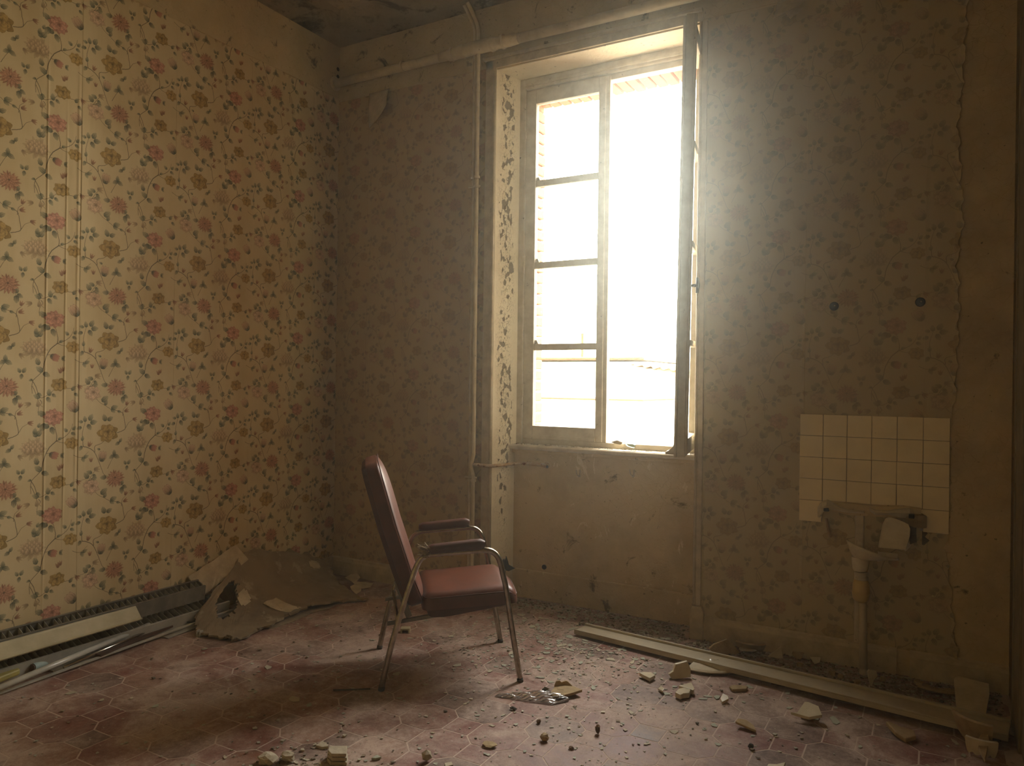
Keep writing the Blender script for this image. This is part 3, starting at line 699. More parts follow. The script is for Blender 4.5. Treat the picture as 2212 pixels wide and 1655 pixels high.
# right sash, swung open into the room; u runs from the hinge to the free edge
hng = Vector((2.590, .235, 0)); fre = Vector((2.692, -.345, 0)); ud = (fre - hng).normalized(); wd = Vector((-ud.y, ud.x, 0)); LW = (fre - hng).length
lean = .0105
def lf(u, v, z): return hng + ud * u + wd * v + Vector((0, 0, z)) + Vector((lean * (z - 3.3), 0, -.012 * u / LW))
def lbox(m, u0, u1, v0, v1, z0, z1):
    return m.add([lf(u, v, z) for z in (z0, z1) for v in (v0, v1) for u in (u0, u1)], [(0, 2, 3, 1), (4, 5, 7, 6), (0, 1, 5, 4), (2, 6, 7, 3), (0, 4, 6, 2), (1, 3, 7, 5)])
os_ = lbox(MB(), LW - .058, LW, -.021, .021, 1.040, 3.318).build('open_sash', FRAME, win, bevel=.004); os_['label'] = 'right sash swung open with broken panes'
lbox(MB(), LW - .020, LW + .012, -.033, -.019, 1.040, 3.305).build('astragal', FRAME, os_, bevel=.004)
lbox(MB(), LW - .030, LW - .004, .019, .034, 1.060, 3.318).build('astragal', FRAME, os_, bevel=.005)
lbox(MB(), 0, .05, -.021, .021, 1.040, 3.318).build('hinge_stile', FRAME, os_, bevel=.004)
lbox(MB(), .05, LW - .058, -.021, .021, 3.235, 3.318).build('sash_rail', FRAME, os_, bevel=.004)
lbox(MB(), .05, LW - .058, -.021, .021, 1.040, 1.125).build('sash_rail', FRAME, os_, bevel=.004)
for z in ZB: lbox(MB(), .05, LW - .058, -.016, .016, z - .017, z + .017).build('glazing_bar', FRAME, os_, bevel=.004)
# weather bar along the foot of the outdoor side
pr = [(.020, 1.040), (.078, 1.040), (.080, 1.052), (.064, 1.060), (.042, 1.082), (.034, 1.102), (.020, 1.106)]
MB().prism([lf(0.03, -v, z) for v, z in pr], ud * (LW - .05)).build('weather_bar', FRAME, os_, bevel=.002)
for k in range(4):                                  # shards of glass still in the putty
    z0, z1 = zz[k] + .015, zz[k + 1] - .015
    u1 = LW - .055; pts = [(u1, z0)]; n = 9
    for i in range(n + 1):
        pts.append((u1 - random.uniform(.008, .03) * (1.4 if i in (2, 6) else .7), z0 + (z1 - z0) * (.02 + .7 * i / n)))
    pts.append((u1, z0 + (z1 - z0) * .74))
    MB().prism([lf(u, -.002, z) for u, z in pts], wd * .003).build('glass_shard', GLASS_SH, os_)
hb = MB().tube([lf(LW - .03, .02, 1.925), lf(LW - .03, .062, 1.925)], .008, 10)
hb.tube([lf(LW - .03, .062, 1.885), lf(LW - .03, .066, 1.925), lf(LW - .03, .062, 1.965)], [.007, .011, .007], 10).build('window_handle', BLACK, os_, smooth=True)
for z in (1.35, 2.2, 3.05):
    MB().tube([lf(-.004, .024, z - .045), lf(-.004, .024, z + .045)], .009, 10).build('hinge', FRAME, os_, smooth=True)
    MB().tube([(1.432, .216, z - .04), (1.432, .216, z + .04)], .008, 10).build('hinge', FRAME, ls, smooth=True)
sl = MB().prism([(1.376, .145, .975), (1.376, .150, .968), (1.376, .26, .968), (1.376, .26, 1.004), (1.376, .150, .998), (1.376, .143, .990)], (1.236, 0, 0)).build('window_sill', FRAME, win, bevel=.002)
MB().box(1.385, 2.608, .168, .2, .945, .968).build('sill_moulding', APRON, win, bevel=.005)

# ================================================================== OUTSIDE
gr = MB().box(-70, 70, .6, 90, -4.6, -4.5).build('ground', GROUNDX); tag(gr, kind='structure')
def yb(px, py, y): p = at_y(px, py, y); return p
L_, R_ = yb(1000, 775, 19), yb(1392, 775, 19)
fb = thing('long_outbuilding', (L_.x, 19, -4.5), 'long pale low building across the yard under a straight eave', 'building')
MB().box(-26, R_.x, 19.3, 27, -4.5, L_.z - .12).build('house_wall', WALLX, fb)
MB().prism([(-26, 19.0, L_.z - .06), (-26, 19.05, L_.z + .03), (-26, 27, L_.z + .08), (-26, 27, L_.z - .06)], (R_.x + 26, 0, 0)).build('roof_slab', WALLX, fb)
MB().tube([(-26, 18.96, L_.z - .03), (R_.x, 18.96, L_.z - .03)], .05, 8).build('gutter', ROOFX, fb)
p = yb(1245, 740, 19.5); MB().tube([(p.x, 20, L_.z), (p.x, 20, p.z + .35)], .05, 8).build('vent_stack', ROOFX, fb)
# shed with a corrugated roof
e0, e1 = yb(1362, 773, 14), yb(1480, 787, 14)
cs = thing('corrugated_shed', (e0.x, 14, -4.5), 'shed at right beyond the window with a corrugated roof edge', 'shed')
n = 90; G = []
for i in range(n + 1):
    x = e0.x + (7.0) * i / n; zc = e0.z + (e1.z - e0.z) * min((x - e0.x) / (e1.x - e0.x), 1.6)
    G.append([(x, 14 + 3.5 * j, zc + .04 * math.sin(i * 2.1) - .18 + .05 * j) for j in range(2)])
MB().sheet(G, .012).build('corrugated_roof', ROOFX, cs)
MB().box(e0.x + .1, e0.x + 7, 14.12, 14.18, e0.z - .50, e0.z - .27).build('eave_board', BISQUE, cs)
MB().box(e0.x + .2, e0.x + 7, 14.25, 17.5, -4.5, e0.z - .3).build('shed_wall', WALLX, cs)
q0, q1 = yb(1120, 864, 11), yb(1384, 862, 11)
an = thing('flat_roofed_annex', (q1.x, 11, -4.5), 'low flat annex below the eave with two bent vent pipes', 'building')
MB().box(q0.x - 6, q1.x, 11.02, 13.2, -4.5, q1.z - .05).build('annex_wall', WALLX, an)
MB().box(q0.x - 6, q1.x + .05, 10.97, 13.2, q1.z - .05, q1.z - .015).build('coping', ROOFX, an)
for px, py in ((1237, 893), (1334, 889)):
    a = yb(px - 3, py + 9, 10.6); b = yb(px + 3, py - 8, 10.6)
    MB().tube([(a.x, 11.03, a.z), (a.x, 10.7, a.z), ((a.x + b.x) / 2, 10.6, (a.z + b.z) / 2), (b.x, 10.6, b.z)], .022, 8).build('vent_pipe', BISQUE, an, smooth=True)
# ================================================================== ARMCHAIR
CH0 = Vector((1.704, -1.043, 0)); ca_, sa_c = math.cos(math.radians(40.3)), math.sin(math.radians(40.3))
def L(x, y, z): return CH0 + Vector((x * ca_ - y * sa_c, x * sa_c + y * ca_, z))
ch = thing('armchair', CH0, 'worn oxblood vinyl armchair with bent chrome tube legs standing mid floor', 'chair')
def smooth_path(pts, k=6):
    P = [Vector(p) for p in pts]; out = []
    for i in range(len(P) - 1):
        a, b, c, d = P[max(i - 1, 0)], P[i], P[i + 1], P[min(i + 2, len(P) - 1)]
        for j in range(k):
            t = j / k
            out.append(.5 * ((2 * b) + (c - a) * t + (2 * a - 5 * b + 4 * c - d) * t * t + (3 * b - a - 3 * c + d) * t ** 3))
    return out + [P[-1]]
prof = [(-.318, .004), (-.275, .199), (-.225, .372), (-.186, .497), (-.170, .545), (-.150, .585), (-.122, .604), (-.08, .611), (0.03, .617), (.12, .622), (.158, .622), (.188, .612), (.212, .588), (.226, .552), (.238, .50), (.253, .435), (.283, .247), (.326, .004)]
for s in (-1, 1):
    f = MB().tube(smooth_path([L(x, s * .271, z) for x, z in prof], 5), .0132, 14).build('side_frame', CHROME, ch, smooth=True)
    for (xa, za), (xb, zb) in ((prof[0], prof[1]), (prof[-1], prof[-2])):
        t = .016 / (zb - za)
        MB().tube([L(xa, s * .271, 0), L(xa + (xb - xa) * t, s * .271, .016)], .0148, 14).build('foot_cap', RUBBER, f, smooth=True)
    G = []                                                           # padded armrest
    for i in range(15):
        u = i / 14; x = -.120 + .268 * u; zt = .609 + .018 * u
        e = min(1, math.sin(PI * min(u, 1 - u) / .16) if min(u, 1 - u) < .08 else 1) ; e = .55 + .45 * e
        row = []
        for k in range(13):
            th = 2 * PI * k / 12
            row.append(L(x, s * .271 + .030 * e * math.copysign(abs(math.cos(th)) ** .6, math.cos(th)), zt + .026 + (.0235 if math.sin(th) < 0 else .018 + .006 * u) * e * math.copysign(abs(math.sin(th)) ** .6, math.sin(th))))
        G.append(row)
    vsx = [p for r in G for p in r[:12]]
    fs = [(i * 12 + k, i * 12 + (k + 1) % 12, (i + 1) * 12 + (k + 1) % 12, (i + 1) * 12 + k) for i in range(14) for k in range(12)] + [list(range(12))[::-1], [14 * 12 + k for k in range(12)]]
    ar = MB().add(vsx, fs).build('armrest', VINYL_D, ch, auto=50)
    if s < 0:
        ar['label'] = 'near armrest with torn end spilling stuffing'
        st = MB()
        for k in range(46):
            a = L(-.118 + random.uniform(-.012, .012), s * .271 + random.uniform(-.022, .022), .625 + random.uniform(-.03, .02))
            d = Vector((random.uniform(-1, 1), random.uniform(-1, 1), random.uniform(-.3, 1))) * .016 + (L(-1, 0, 0) - CH0) * random.uniform(.0, .035)
            e = Vector((random.uniform(-1, 1), random.uniform(-1, 1), random.uniform(-1, 1))) * .014
            st.tube([a, a + d * .6 + e, a + d + e * .4], [.004, .0035, .0012], 5)
        st.build('torn_stuffing', STUFFING, ar)
# seat: a crowned cushion on a flat padded base
def pad(nu, nv, fn): return [[fn(-1 + 2 * i / nu, -1 + 2 * j / nv) for j in range(nv + 1)] for i in range(nu + 1)]
def closed(top, bot):
    a, b = len(top), len(top[0]); v = [p for r in top for p in r] + [p for r in bot for p in r]; n = a * b; q = lambda i, j: i * b + j
    f = [(q(i, j), q(i + 1, j), q(i + 1, j + 1), q(i, j + 1)) for i in range(a - 1) for j in range(b - 1)]
    f += [tuple(x + n for x in reversed(t)) for t in f]
    ring_ = [(i, 0) for i in range(a)] + [(a - 1, j) for j in range(1, b)] + [(i, b - 1) for i in range(a - 2, -1, -1)] + [(0, j) for j in range(b - 2, 0, -1)]
    m = len(ring_); f += [(q(*ring_[k]), q(*ring_[k]) + n, q(*ring_[(k + 1) % m]) + n, q(*ring_[(k + 1) % m])) for k in range(m)]
    return MB().add(v, f)
def rrect(u, v, r=.16):                                             # square to rounded square
    au, av = abs(u), abs(v)
    if au > 1 - r and av > 1 - r:
        du, dv = (au - 1 + r) / r, (av - 1 + r) / r; m = max(du, dv); h = math.hypot(du, dv)
        k = m / h if h else 1
        au, av = 1 - r + du * k * r, 1 - r + dv * k * r
    return math.copysign(au, u), math.copysign(av, v)
def seat_top(u, v):
    a, b = rrect(u, v); e = max(abs(u), abs(v)); x = .093 + a * .222
    rim = -.020 * max(0, (e - .86) / .14) ** 2
    dish = .020 * (1 - b * b) * (1 - .35 * (a + .2) ** 2) - .010 * math.exp(-((a + .25) / .5) ** 2) * (1 - b * b)
    fall = -.026 * max(0, (u - .7) / .3) ** 2
    return L(x + (.012 if u > .93 else 0) * (1 - abs(v)), b * .240, .427 + .012 * a + rim + dish + fall)
def seat_mid(u, v):
    a, b = rrect(u, v); return L(.094 + a * .226, b * .243, .352 + .010 * a)
NU = 26
seat = closed(pad(NU, NU, seat_top), pad(NU, NU, seat_mid)).build('seat', VINYL, ch, auto=60)
MB().tube([seat_top(math.cos(t) / max(abs(math.cos(t)), abs(math.sin(t))) * .995, math.sin(t) / max(abs(math.cos(t)), abs(math.sin(t))) * .995) + Vector((0, 0, -.001)) for t in [k * 2 * PI / 72 for k in range(73)]], .0032, 6, caps=False).build('piping', VINYL_D, seat, smooth=True)
sb_t = lambda u, v: (lambda a, b: L(.100 + a * .216, b * .239, .358 + .012 * a))(*rrect(u, v))
sb_b = lambda u, v: (lambda a, b: L(.096 + a * .198, b * .232, .308 + .030 * (a + .6) * (1 if a > -.6 else 0)))(*rrect(u, v))
closed(pad(12, 12, sb_t), pad(12, 12, sb_b)).build('seat_base', VINYL_D, ch, auto=50)
# backrest: padded cushion stitched to a rear shell
bk = [(-.196, .335), (-.232, .42), (-.262, .495), (-.333, .705), (-.403, .943), (-.424, 1.020), (-.428, 1.040)]
def on_back(s):
    zs = .338 + s * .668
    for (x0, z0), (x1, z1) in zip(bk, bk[1:]):
        if zs <= z1 + 1e-6: return x0 + (x1 - x0) * (zs - z0) / (z1 - z0), zs
    return bk[-1]
def back_pt(u, v, dep):                                             # u up, v across, dep from the rear face
    a, b = rrect(u, v, .30); x, z = on_back((a + 1) / 2)
    return L(x + dep * .945, b * .236, z + dep * .30)
def front_dep(u, v):
    e = max(abs(u), abs(v)); r = max(0, (e - .90) / .10)
    return .082 + .030 * (1 - abs(v) ** 2.6) * (1 - max(0, u) ** 6) * (1 - .5 * max(0, -u) ** 3) - .012 * r * r
closed(pad(34, 24, lambda u, v: back_pt(u, v, front_dep(u, v))), pad(34, 24, lambda u, v: back_pt(u * .998, v * .998, .020))).build('backrest', VINYL, ch, auto=60)
closed(pad(20, 12, lambda u, v: back_pt(u * .985, v * .985, .0195)), pad(20, 12, lambda u, v: back_pt(u * .955, v * .955, -.006 + .004 * max(abs(u), abs(v)) ** 4))).build('back_shell', VINYL_D, ch, auto=60)
MB().tube([back_pt(math.cos(t) / max(abs(math.cos(t)), abs(math.sin(t))), math.sin(t) / max(abs(math.cos(t)), abs(math.sin(t))), front_dep(1, 1) + .012) for t in [k * 2 * PI / 96 for k in range(97)]], .0028, 6, caps=False).build('piping', VINYL_D, ch, smooth=True)
th = MB().tube([back_pt(.97, -.35, .020), back_pt(1.0, -.34, .034), back_pt(1.005, -.30, .026)], .0015, 5).build('loose_thread', STUFFING, ch)
for s in (-1, 1):
    MB().prism([L(-.292, s * .205, .270), L(-.292, s * .205, .286), L(-.09, s * .205, .314), L(.20, s * .205, .348), L(.20, s * .205, .330), L(-.09, s * .205, .296)], L(0, -.016 * s, 0) - CH0).build('seat_rail', STEEL, ch, bevel=.002)
    MB().prism([L(-.262, s * .205, .468), L(-.243, s * .205, .472), L(-.178, s * .205, .312), L(-.205, s * .205, .300)], L(0, -.028 * s, 0) - CH0).build('back_bracket', STEEL, ch, bevel=.002)
MB().tube([L(-.247, -.262, .300), L(-.247, .262, .300)], .009, 10).build('cross_bar', CHROME, ch, smooth=True)
MB().tube([L(.262, -.262, .392), L(.262, .262, .392)], .009, 10).build('cross_bar', CHROME, ch, smooth=True)

# ================================================================== PIPES ON THE WINDOW WALL
hp = thing('heating_pipe', (2, -.05, 3.545), 'thick painted heating pipe running level under the ceiling above the window', 'pipe')
MB().tube([(0, -.05, 3.545), (.95, -.05, 3.548)], .030, 16).build('pipe_run', PIPE, hp, smooth=True)
MB().tube([(1.50, -.05, 3.548), (4.1, -.05, 3.542)], .030, 16).build('pipe_run', PIPE, hp, smooth=True)
jn = MB().tube([(.93, -.05, 3.548), (.99, -.052, 3.546), (1.0, -.052, 3.546), (1.07, -.055, 3.547), (1.09, -.055, 3.549), (1.2, -.056, 3.552), (1.3, -.055, 3.552), (1.36, -.053, 3.549), (1.37, -.053, 3.549), (1.46, -.05, 3.547), (1.52, -.05, 3.547)],
               [.031, .031, .038, .039, .042, .042, .042, .041, .037, .036, .031], 18)
jn.build('pipe_joint', PIPE, hp, smooth=True)
for x in (.62, 1.03, 1.12, 1.33, 1.41): MB().tube([(x - .007, -.052, 3.549), (x + .007, -.052, 3.549)], .045 if .9 < x < 1.5 else .036, 18).build('pipe_collar', PIPE, hp, auto=40)
MB().tube([(0.001, -.05, 3.545), (.012, -.05, 3.545)], .050, 18).build('wall_flange', PIPE, hp, auto=40)
def riser(x, y, r, label, dx):
    t = thing('riser_pipe', (x, y, 0), label, 'pipe', 'riser pipes beside the window')
    up = smooth_path([(x, y, 3.50), (x, y, 3.60), (x, y - .012, 3.69), (x - .02, y - .055, 3.77), (x - .035, y - .085, 3.815)], 5)
    k = smooth_path([(x, y, .96), (x, y, .935), (x - dx, y - .004, .88), (x - dx, y - .004, .85), (x, y, .795), (x, y, .76)], 4) if dx else [(x, y, .96), (x, y, .76)]
    dn = smooth_path([(x, y, .30), (x, y, .24), (x + .005, y - .012, .17), (x + .008, y - .012, .10), (x + .008, y - .012, 0)], 4)
    MB().tube([Vector(q) for q in dn][::-1] + [Vector(q) for q in k][::-1] + [Vector((x, y, 2.0))] + up, r, 12).build('pipe_run', PIPE, t, smooth=True)
    for z in (2.72, 2.66, .77): MB().tube([(x, y, z - .008), (x, y, z + .008)], r * 1.5, 12).build('pipe_collar', PIPE, t, auto=40)
    return t
riser(1.188, -.030, .0125, 'thin riser pipe nearer the corner of the pair beside the window', 0)
r2 = riser(1.222, -.046, .0135, 'thin riser pipe nearer the window of the pair with a kink', .012)
for z in (2.66, .79): MB().tube([(1.16, -.046, z), (1.25, -.050, z)], .006, 8).build('pipe_clamp', PIPE, r2, smooth=True)
bp_ = thing('rusty_branch_pipe', (1.4, .05, .873), 'rusty thin branch pipe crossing from the riser to the sill wall', 'pipe')
MB().tube(smooth_path([(1.222, -.046, .872), (1.30, -.040, .871), (1.36, -.015, .871), (1.405, .10, .873), (1.44, .178, .874), (1.52, .187, .874), (1.63, .188, .873)], 5), .0105, 12).build('pipe_run', RUST, bp_, smooth=True)
MB().tube([(1.63, .188, .873), (1.63, .20, .873)], .020, 14).build('end_flange', RUST, bp_, auto=40)
MB().tube([(1.635, .186, .868), (1.642, .180, .862)], .008, 10).build('open_end', BLACK, bp_)
for px in (1252, 1368):
    q = at_y(px, 1022, .2); h = thing('wall_hook', (q.x, .2, q.z), 'small bent hook under the sill, ' + ('the one nearer the rusty pipe' if px < 1300 else 'the one nearer the open sash'), 'hook', 'hooks under the sill')
    for s in (-1, 1):
        MB().tube(smooth_path([(q.x, .199, q.z - .018), (q.x + s * .008, .185, q.z - .012), (q.x + s * .012, .178, q.z + .004), (q.x + s * .014, .176, q.z + .022)], 4), .0035, 8).build('prong', CHALK, h, smooth=True)
    MB().tube([(q.x, .2, q.z - .018), (q.x, .192, q.z - .018)], .008, 10).build('base_plate', CHALK, h)
q = at_y(1176, 1225, .2)
def lathe_y(prof, q, n=20):
    m = MB().lathe(prof, (0, 0, 0), n); m.v = [Vector((q[0] + v.x, q[1] - v.z, q[2] + v.y)) for v in m.v]; return m
tag(lathe_y([(.016, 0), (.016, .006), (.007, .006), (.007, .002)], (q.x, .2, q.z), 14).build('pipe_stub', BLACK, origin=(q.x, .2, q.z)), 'small dark pipe stub low on the sill wall', 'pipe stub')
for px, py, lb in ((1802, 662, 'black screw rosette on the wallpaper nearer the window'), (1988, 653, 'black screw rosette on the wallpaper nearer the torn edge')):
    q = at_y(px, py, 0); t = thing('screw_rosette', (q.x, 0, q.z), lb, 'rosette', 'black rosettes above the tiles')
    lathe_y([(.0225, 0), (.0225, .004), (.019, .0075), (.008, .009)], (q.x, -.003, q.z), 22).build('rosette_plate', BLACK, t)
    MB().tube([(q.x, -.010, q.z), (q.x + .006, -.018, q.z + .003)], .0035, 8).build('screw', POLISH, t, smooth=True)
for k, (z0) in enumerate((3.70, 3.63)):
    q = at_y(722, 152 + 16 * k, -.02)
    MB().tube([(.0, -.022, q.z), (.0055, -.022, q.z)], .014, 14).build('wall_hole', BLACK, wl)

# ================================================================== TILED SPLASHBACK AND BROKEN BASIN
X0, X1, Z1 = 3.197, 3.870, 1.260
sp = thing('tiled_splashback', (3.53, 0, 1.0), 'cream tiled splashback with its bottom row broken away on the wall', 'tile panel')
TW = (X1 - X0) / 6; TH = .1105
ld = MB().box(X0 + .002, X1 - .002, -.005, -.001, Z1 - 4 * TH, Z1 - .001)
ld.box(X0 + .002, X0 + TW, -.005, -.001, .712, Z1 - 4 * TH).box(X1 - TW * 1.1, X1 - .002, -.005, -.001, .712, Z1 - 4 * TH)
ld.build('mortar_bed', MORTAR, sp)
for r in range(5):
    for c in range(6):
        if r == 4 and c in (1, 2, 3, 4): continue
        x0, z1 = X0 + c * TW, Z1 - r * TH; g = .0011
        dx, dy = random.uniform(-.0006, .0006), random.uniform(-.0008, .0008)
        a, b, z0 = x0 + g + dx, x0 + TW - g + dx, z1 - TH + g
        if r == 4 and c == 5:
            poly = [(a - .02, z1 - g), (b, z1 - g), (b, z0), (a + .002, z0), (a + .004, z0 + .02), (a + .012, z0 + .028), (a + .010, z0 + .06), (a - .004, z0 + .075)]
        elif r == 4 and c == 0:
            poly = [(a, z1 - g), (b, z1 - g), (b - .008, z0 + .05), (b - .002, z0 + .03), (b - .004, z0), (a, z0)]
        else: poly = [(a, z1 - g), (b, z1 - g), (b, z0), (a, z0)]
        MB().prism([(x, -.0110 + dy, z) for x, z in poly], (0, .0065, 0)).build('wall_tile', TILEW, sp, bevel=.0012, seg=1)
# broken rubble edge where the basin stood
bs = thing('broken_washbasin', (3.53, -.03, .8), 'remains of a smashed washbasin clinging under the cream tiles', 'washbasin')
def rim(name, pts, dep, m, lab=None):
    """band of ceramic hugging the wall: (px, py_top, py_bottom) along it, standing out by dep"""
    G = []
    for (px, a, b_, d) in pts:
        t, u = at_y(px, a, -.01), at_y(px, b_, -.01)
        G.append([(u.x, -.012, u.z), (u.x, -.012 - d * .7, u.z), ((t.x + u.x) / 2, -.012 - d, (t.z + u.z) / 2 + .004), (t.x, -.012 - d * .8, t.z), (t.x, -.012, t.z + .006)])
    o = MB().sheet(G, .010).build(name, m, bs); return o
rim('rim_fragment', [(1772, 1090, 1112, .03), (1778, 1084, 1106, .05), (1788, 1082, 1100, .055), (1800, 1086, 1100, .05), (1815, 1095, 1103, .045), (1832, 1101, 1106, .04), (1868, 1103, 1108, .035)], 0, CERAM)
rim('rim_fragment', [(1767, 1098, 1116, .02), (1772, 1089, 1117, .03), (1779, 1086, 1108, .02)], 0, CERAM)
rim('mortar_ridge', [(1795, 1084, 1102, .012), (1830, 1087, 1112, .014), (1870, 1091, 1114, .018), (1910, 1094, 1116, .018), (1950, 1094, 1118, .014), (1990, 1100, 1112, .012)], 0, PLASTER)
rim('rim_fragment', [(1880, 1096, 1104, .03), (1892, 1101, 1111, .045), (1920, 1103, 1110, .05), (1945, 1099, 1116, .04), (1966, 1098, 1118, .03)], 0, CERAM)
rim('rim_fragment', [(1958, 1112, 1130, .03), (1975, 1112, 1138, .035), (1992, 1112, 1140, .03), (2002, 1118, 1140, .015)], 0, BISQUE)
for px, py in ((1785, 1101), (1969, 1116)):
    q = at_y(px, py, -.05); MB().box(q.x - .012, q.x + .012, -.06, -.01, q.z - .008, q.z + .010).build('fixing_bolt', BLACK, bs, bevel=.002)
a, b = at_y(1785, 1120, -.012), at_y(1793, 1160, -.012)
MB().tube([(a.x, -.014, a.z), (b.x, -.02, b.z)], [.006, .009], 8).build('wall_bracket', BISQUE, bs)
P = px_poly([(1960, 1128), (1980, 1136), (1996, 1142), (2004, 1152), (1998, 1160), (2008, 1168), (1996, 1178), (1978, 1172), (1966, 1176), (1962, 1150)], -.0035)
MB().prism(P, (0, .002, 0)).build('dirty_patch', plain('soot', (.15, .11, .07), (.09, .065, .04), 20, .9), bs)
# bowl bottom with the drain, one big piece standing in it
G = []
for i in range(13):
    th_ = -.25 + i / 12 * 3.4; row = []
    for j in range(6):
        r = .028 + .072 * j / 5 * (1 + .35 * math.cos(th_ - .2) ** 2 * (math.cos(th_ - .2) > 0))
        row.append((3.505 + .035 * (j / 5) + r * math.cos(th_), -.12 - r * .85 * math.sin(th_), .575 + .055 * (j / 5) ** 1.5 - .030 * (r * math.cos(th_) / .1) * (j / 5)))
    G.append(row)
MB().sheet(G, .009).build('bowl_bottom', CERAM, bs, smooth=True)
MB().lathe([(.030, -.055), (.036, -.045), (.040, 0), (.040, .012), (.026, .012)], (3.497, -.12, .565), 22).build('drain_cup', CERAM, bs, auto=50)
P = px_poly([(1896, 1183), (1900, 1160), (1906, 1132), (1912, 1120), (1919, 1117), (1932, 1121), (1947, 1127), (1957, 1132), (1961, 1142), (1960, 1158), (1956, 1172), (1951, 1188), (1930, 1186)], -.10)
MB().prism(P, (.012, -.014, .002)).build('standing_shard', CERAM, bs, bevel=.003)
P = px_poly([(1949, 1186), (1957, 1168), (1967, 1178), (1955, 1190)], -.08); MB().prism(P, (.004, -.012, 0)).build('standing_shard', CERAM, bs, bevel=.002)
P = px_poly([(1850, 1174), (1851, 1167), (1863, 1174), (1861, 1179)], -.14); MB().prism(P, (.003, -.010, 0)).build('rim_chip', CERAM, bs, bevel=.002)
P = px_poly([(1895, 1214), (1940, 1206), (1939, 1197), (1896, 1192)], -.13); MB().prism(P, (0, .010, 0)).build('bowl_side', CERAM, bs, bevel=.002)
wp_ = thing('drain_trap', (3.5, -.12, .3), 'plastic drain trap and waste pipe hanging under the broken basin', 'drain pipe')
cxp = 3.503
MB().lathe([(.030, 0), (.032, .002), (.032, .012), (.028, .014), (.028, .022), (.032, .024), (.032, .034), (.029, .038)], (cxp, -.12, .468), 22).build('union_nut', PVCW, wp_, auto=40)
MB().lathe([(.024, 0), (.036, .012), (.040, .03), (.0415, .045), (.0415, .047), (.040, .049), (.038, .085), (.032, .105), (.026, .112)], (cxp, -.12, .360), 24).build('trap_bottle', PVC, wp_, auto=50)
MB().tube([(cxp + .008, -.12, .37), (cxp + .010, -.115, .20), (cxp + .014, -.11, .036)], .0185, 14).build('waste_pipe', PVCW, wp_, smooth=True)
MB().tube([(cxp + .010, -.115, .205), (cxp + .010, -.115, .215)], .021, 14).build('pipe_collar', PVCW, wp_, auto=40)
MB().lathe([(.019, 0), (.0185, .03)], (cxp + .014, -.11, .010), 14).build('pipe_end', PVCW, wp_, auto=50)
a, b = at_y(1847, 1115, 0), at_y(1868, 1115, 0)
tag(MB().prism([(a.x, -.002, .125), (b.x, -.002, .125), (b.x - .004, -.016, .125), (a.x + .004, -.016, .125)], (0, 0, .64)).build('pipe_duct', PIPE, bevel=.003), 'flat painted duct strip on the wall behind the waste pipe', 'duct')
# ================================================================== LOOSE PLANK
A0, A1 = at(1240, 1362, .03), at(1266, 1350, .03); B0, B1 = at(2178, 1592, .05), at(2184, 1560, .05)
pk = thing('loose_plank', (A0 + B1) / 2, 'long cream channel shaped plank lying along the floor under the broken basin', 'plank')
pk.location.z = 0; BASE[pk.name] = Vector((pk.location.x, pk.location.y, 0))
def plk(u, v, z): return A0 + (B0 - A0) * u + (A1 - A0) * v * (1 - u) + (B1 - B0) * v * u + Vector((0, 0, z))
def pstrip(v0, v1, z0, z1): return MB().add([plk(u, v, z) for u in (0, 1) for v, z in ((v0, z0), (v1, z0), (v1, z1), (v0, z1))], [(0, 1, 2, 3), (7, 6, 5, 4), (0, 4, 5, 1), (1, 5, 6, 2), (2, 6, 7, 3), (3, 7, 4, 0)])
pstrip(0, 1, -.020, 0).build('board', PLANKM, pk, bevel=.002)
pstrip(.90, 1.0, 0.0, .012).build('raised_lip', PLANKM, pk, bevel=.002); pstrip(.0, .07, 0.0, .007).build('raised_lip', PLANKM, pk, bevel=.002)
for u in (.02, .55, .97):
    q = plk(u, .5, -.02); MB().box(q.x - .03, q.x + .03, q.y - .03, q.y + .03, 0, q.z).build('batten', WOOD_D, pk)

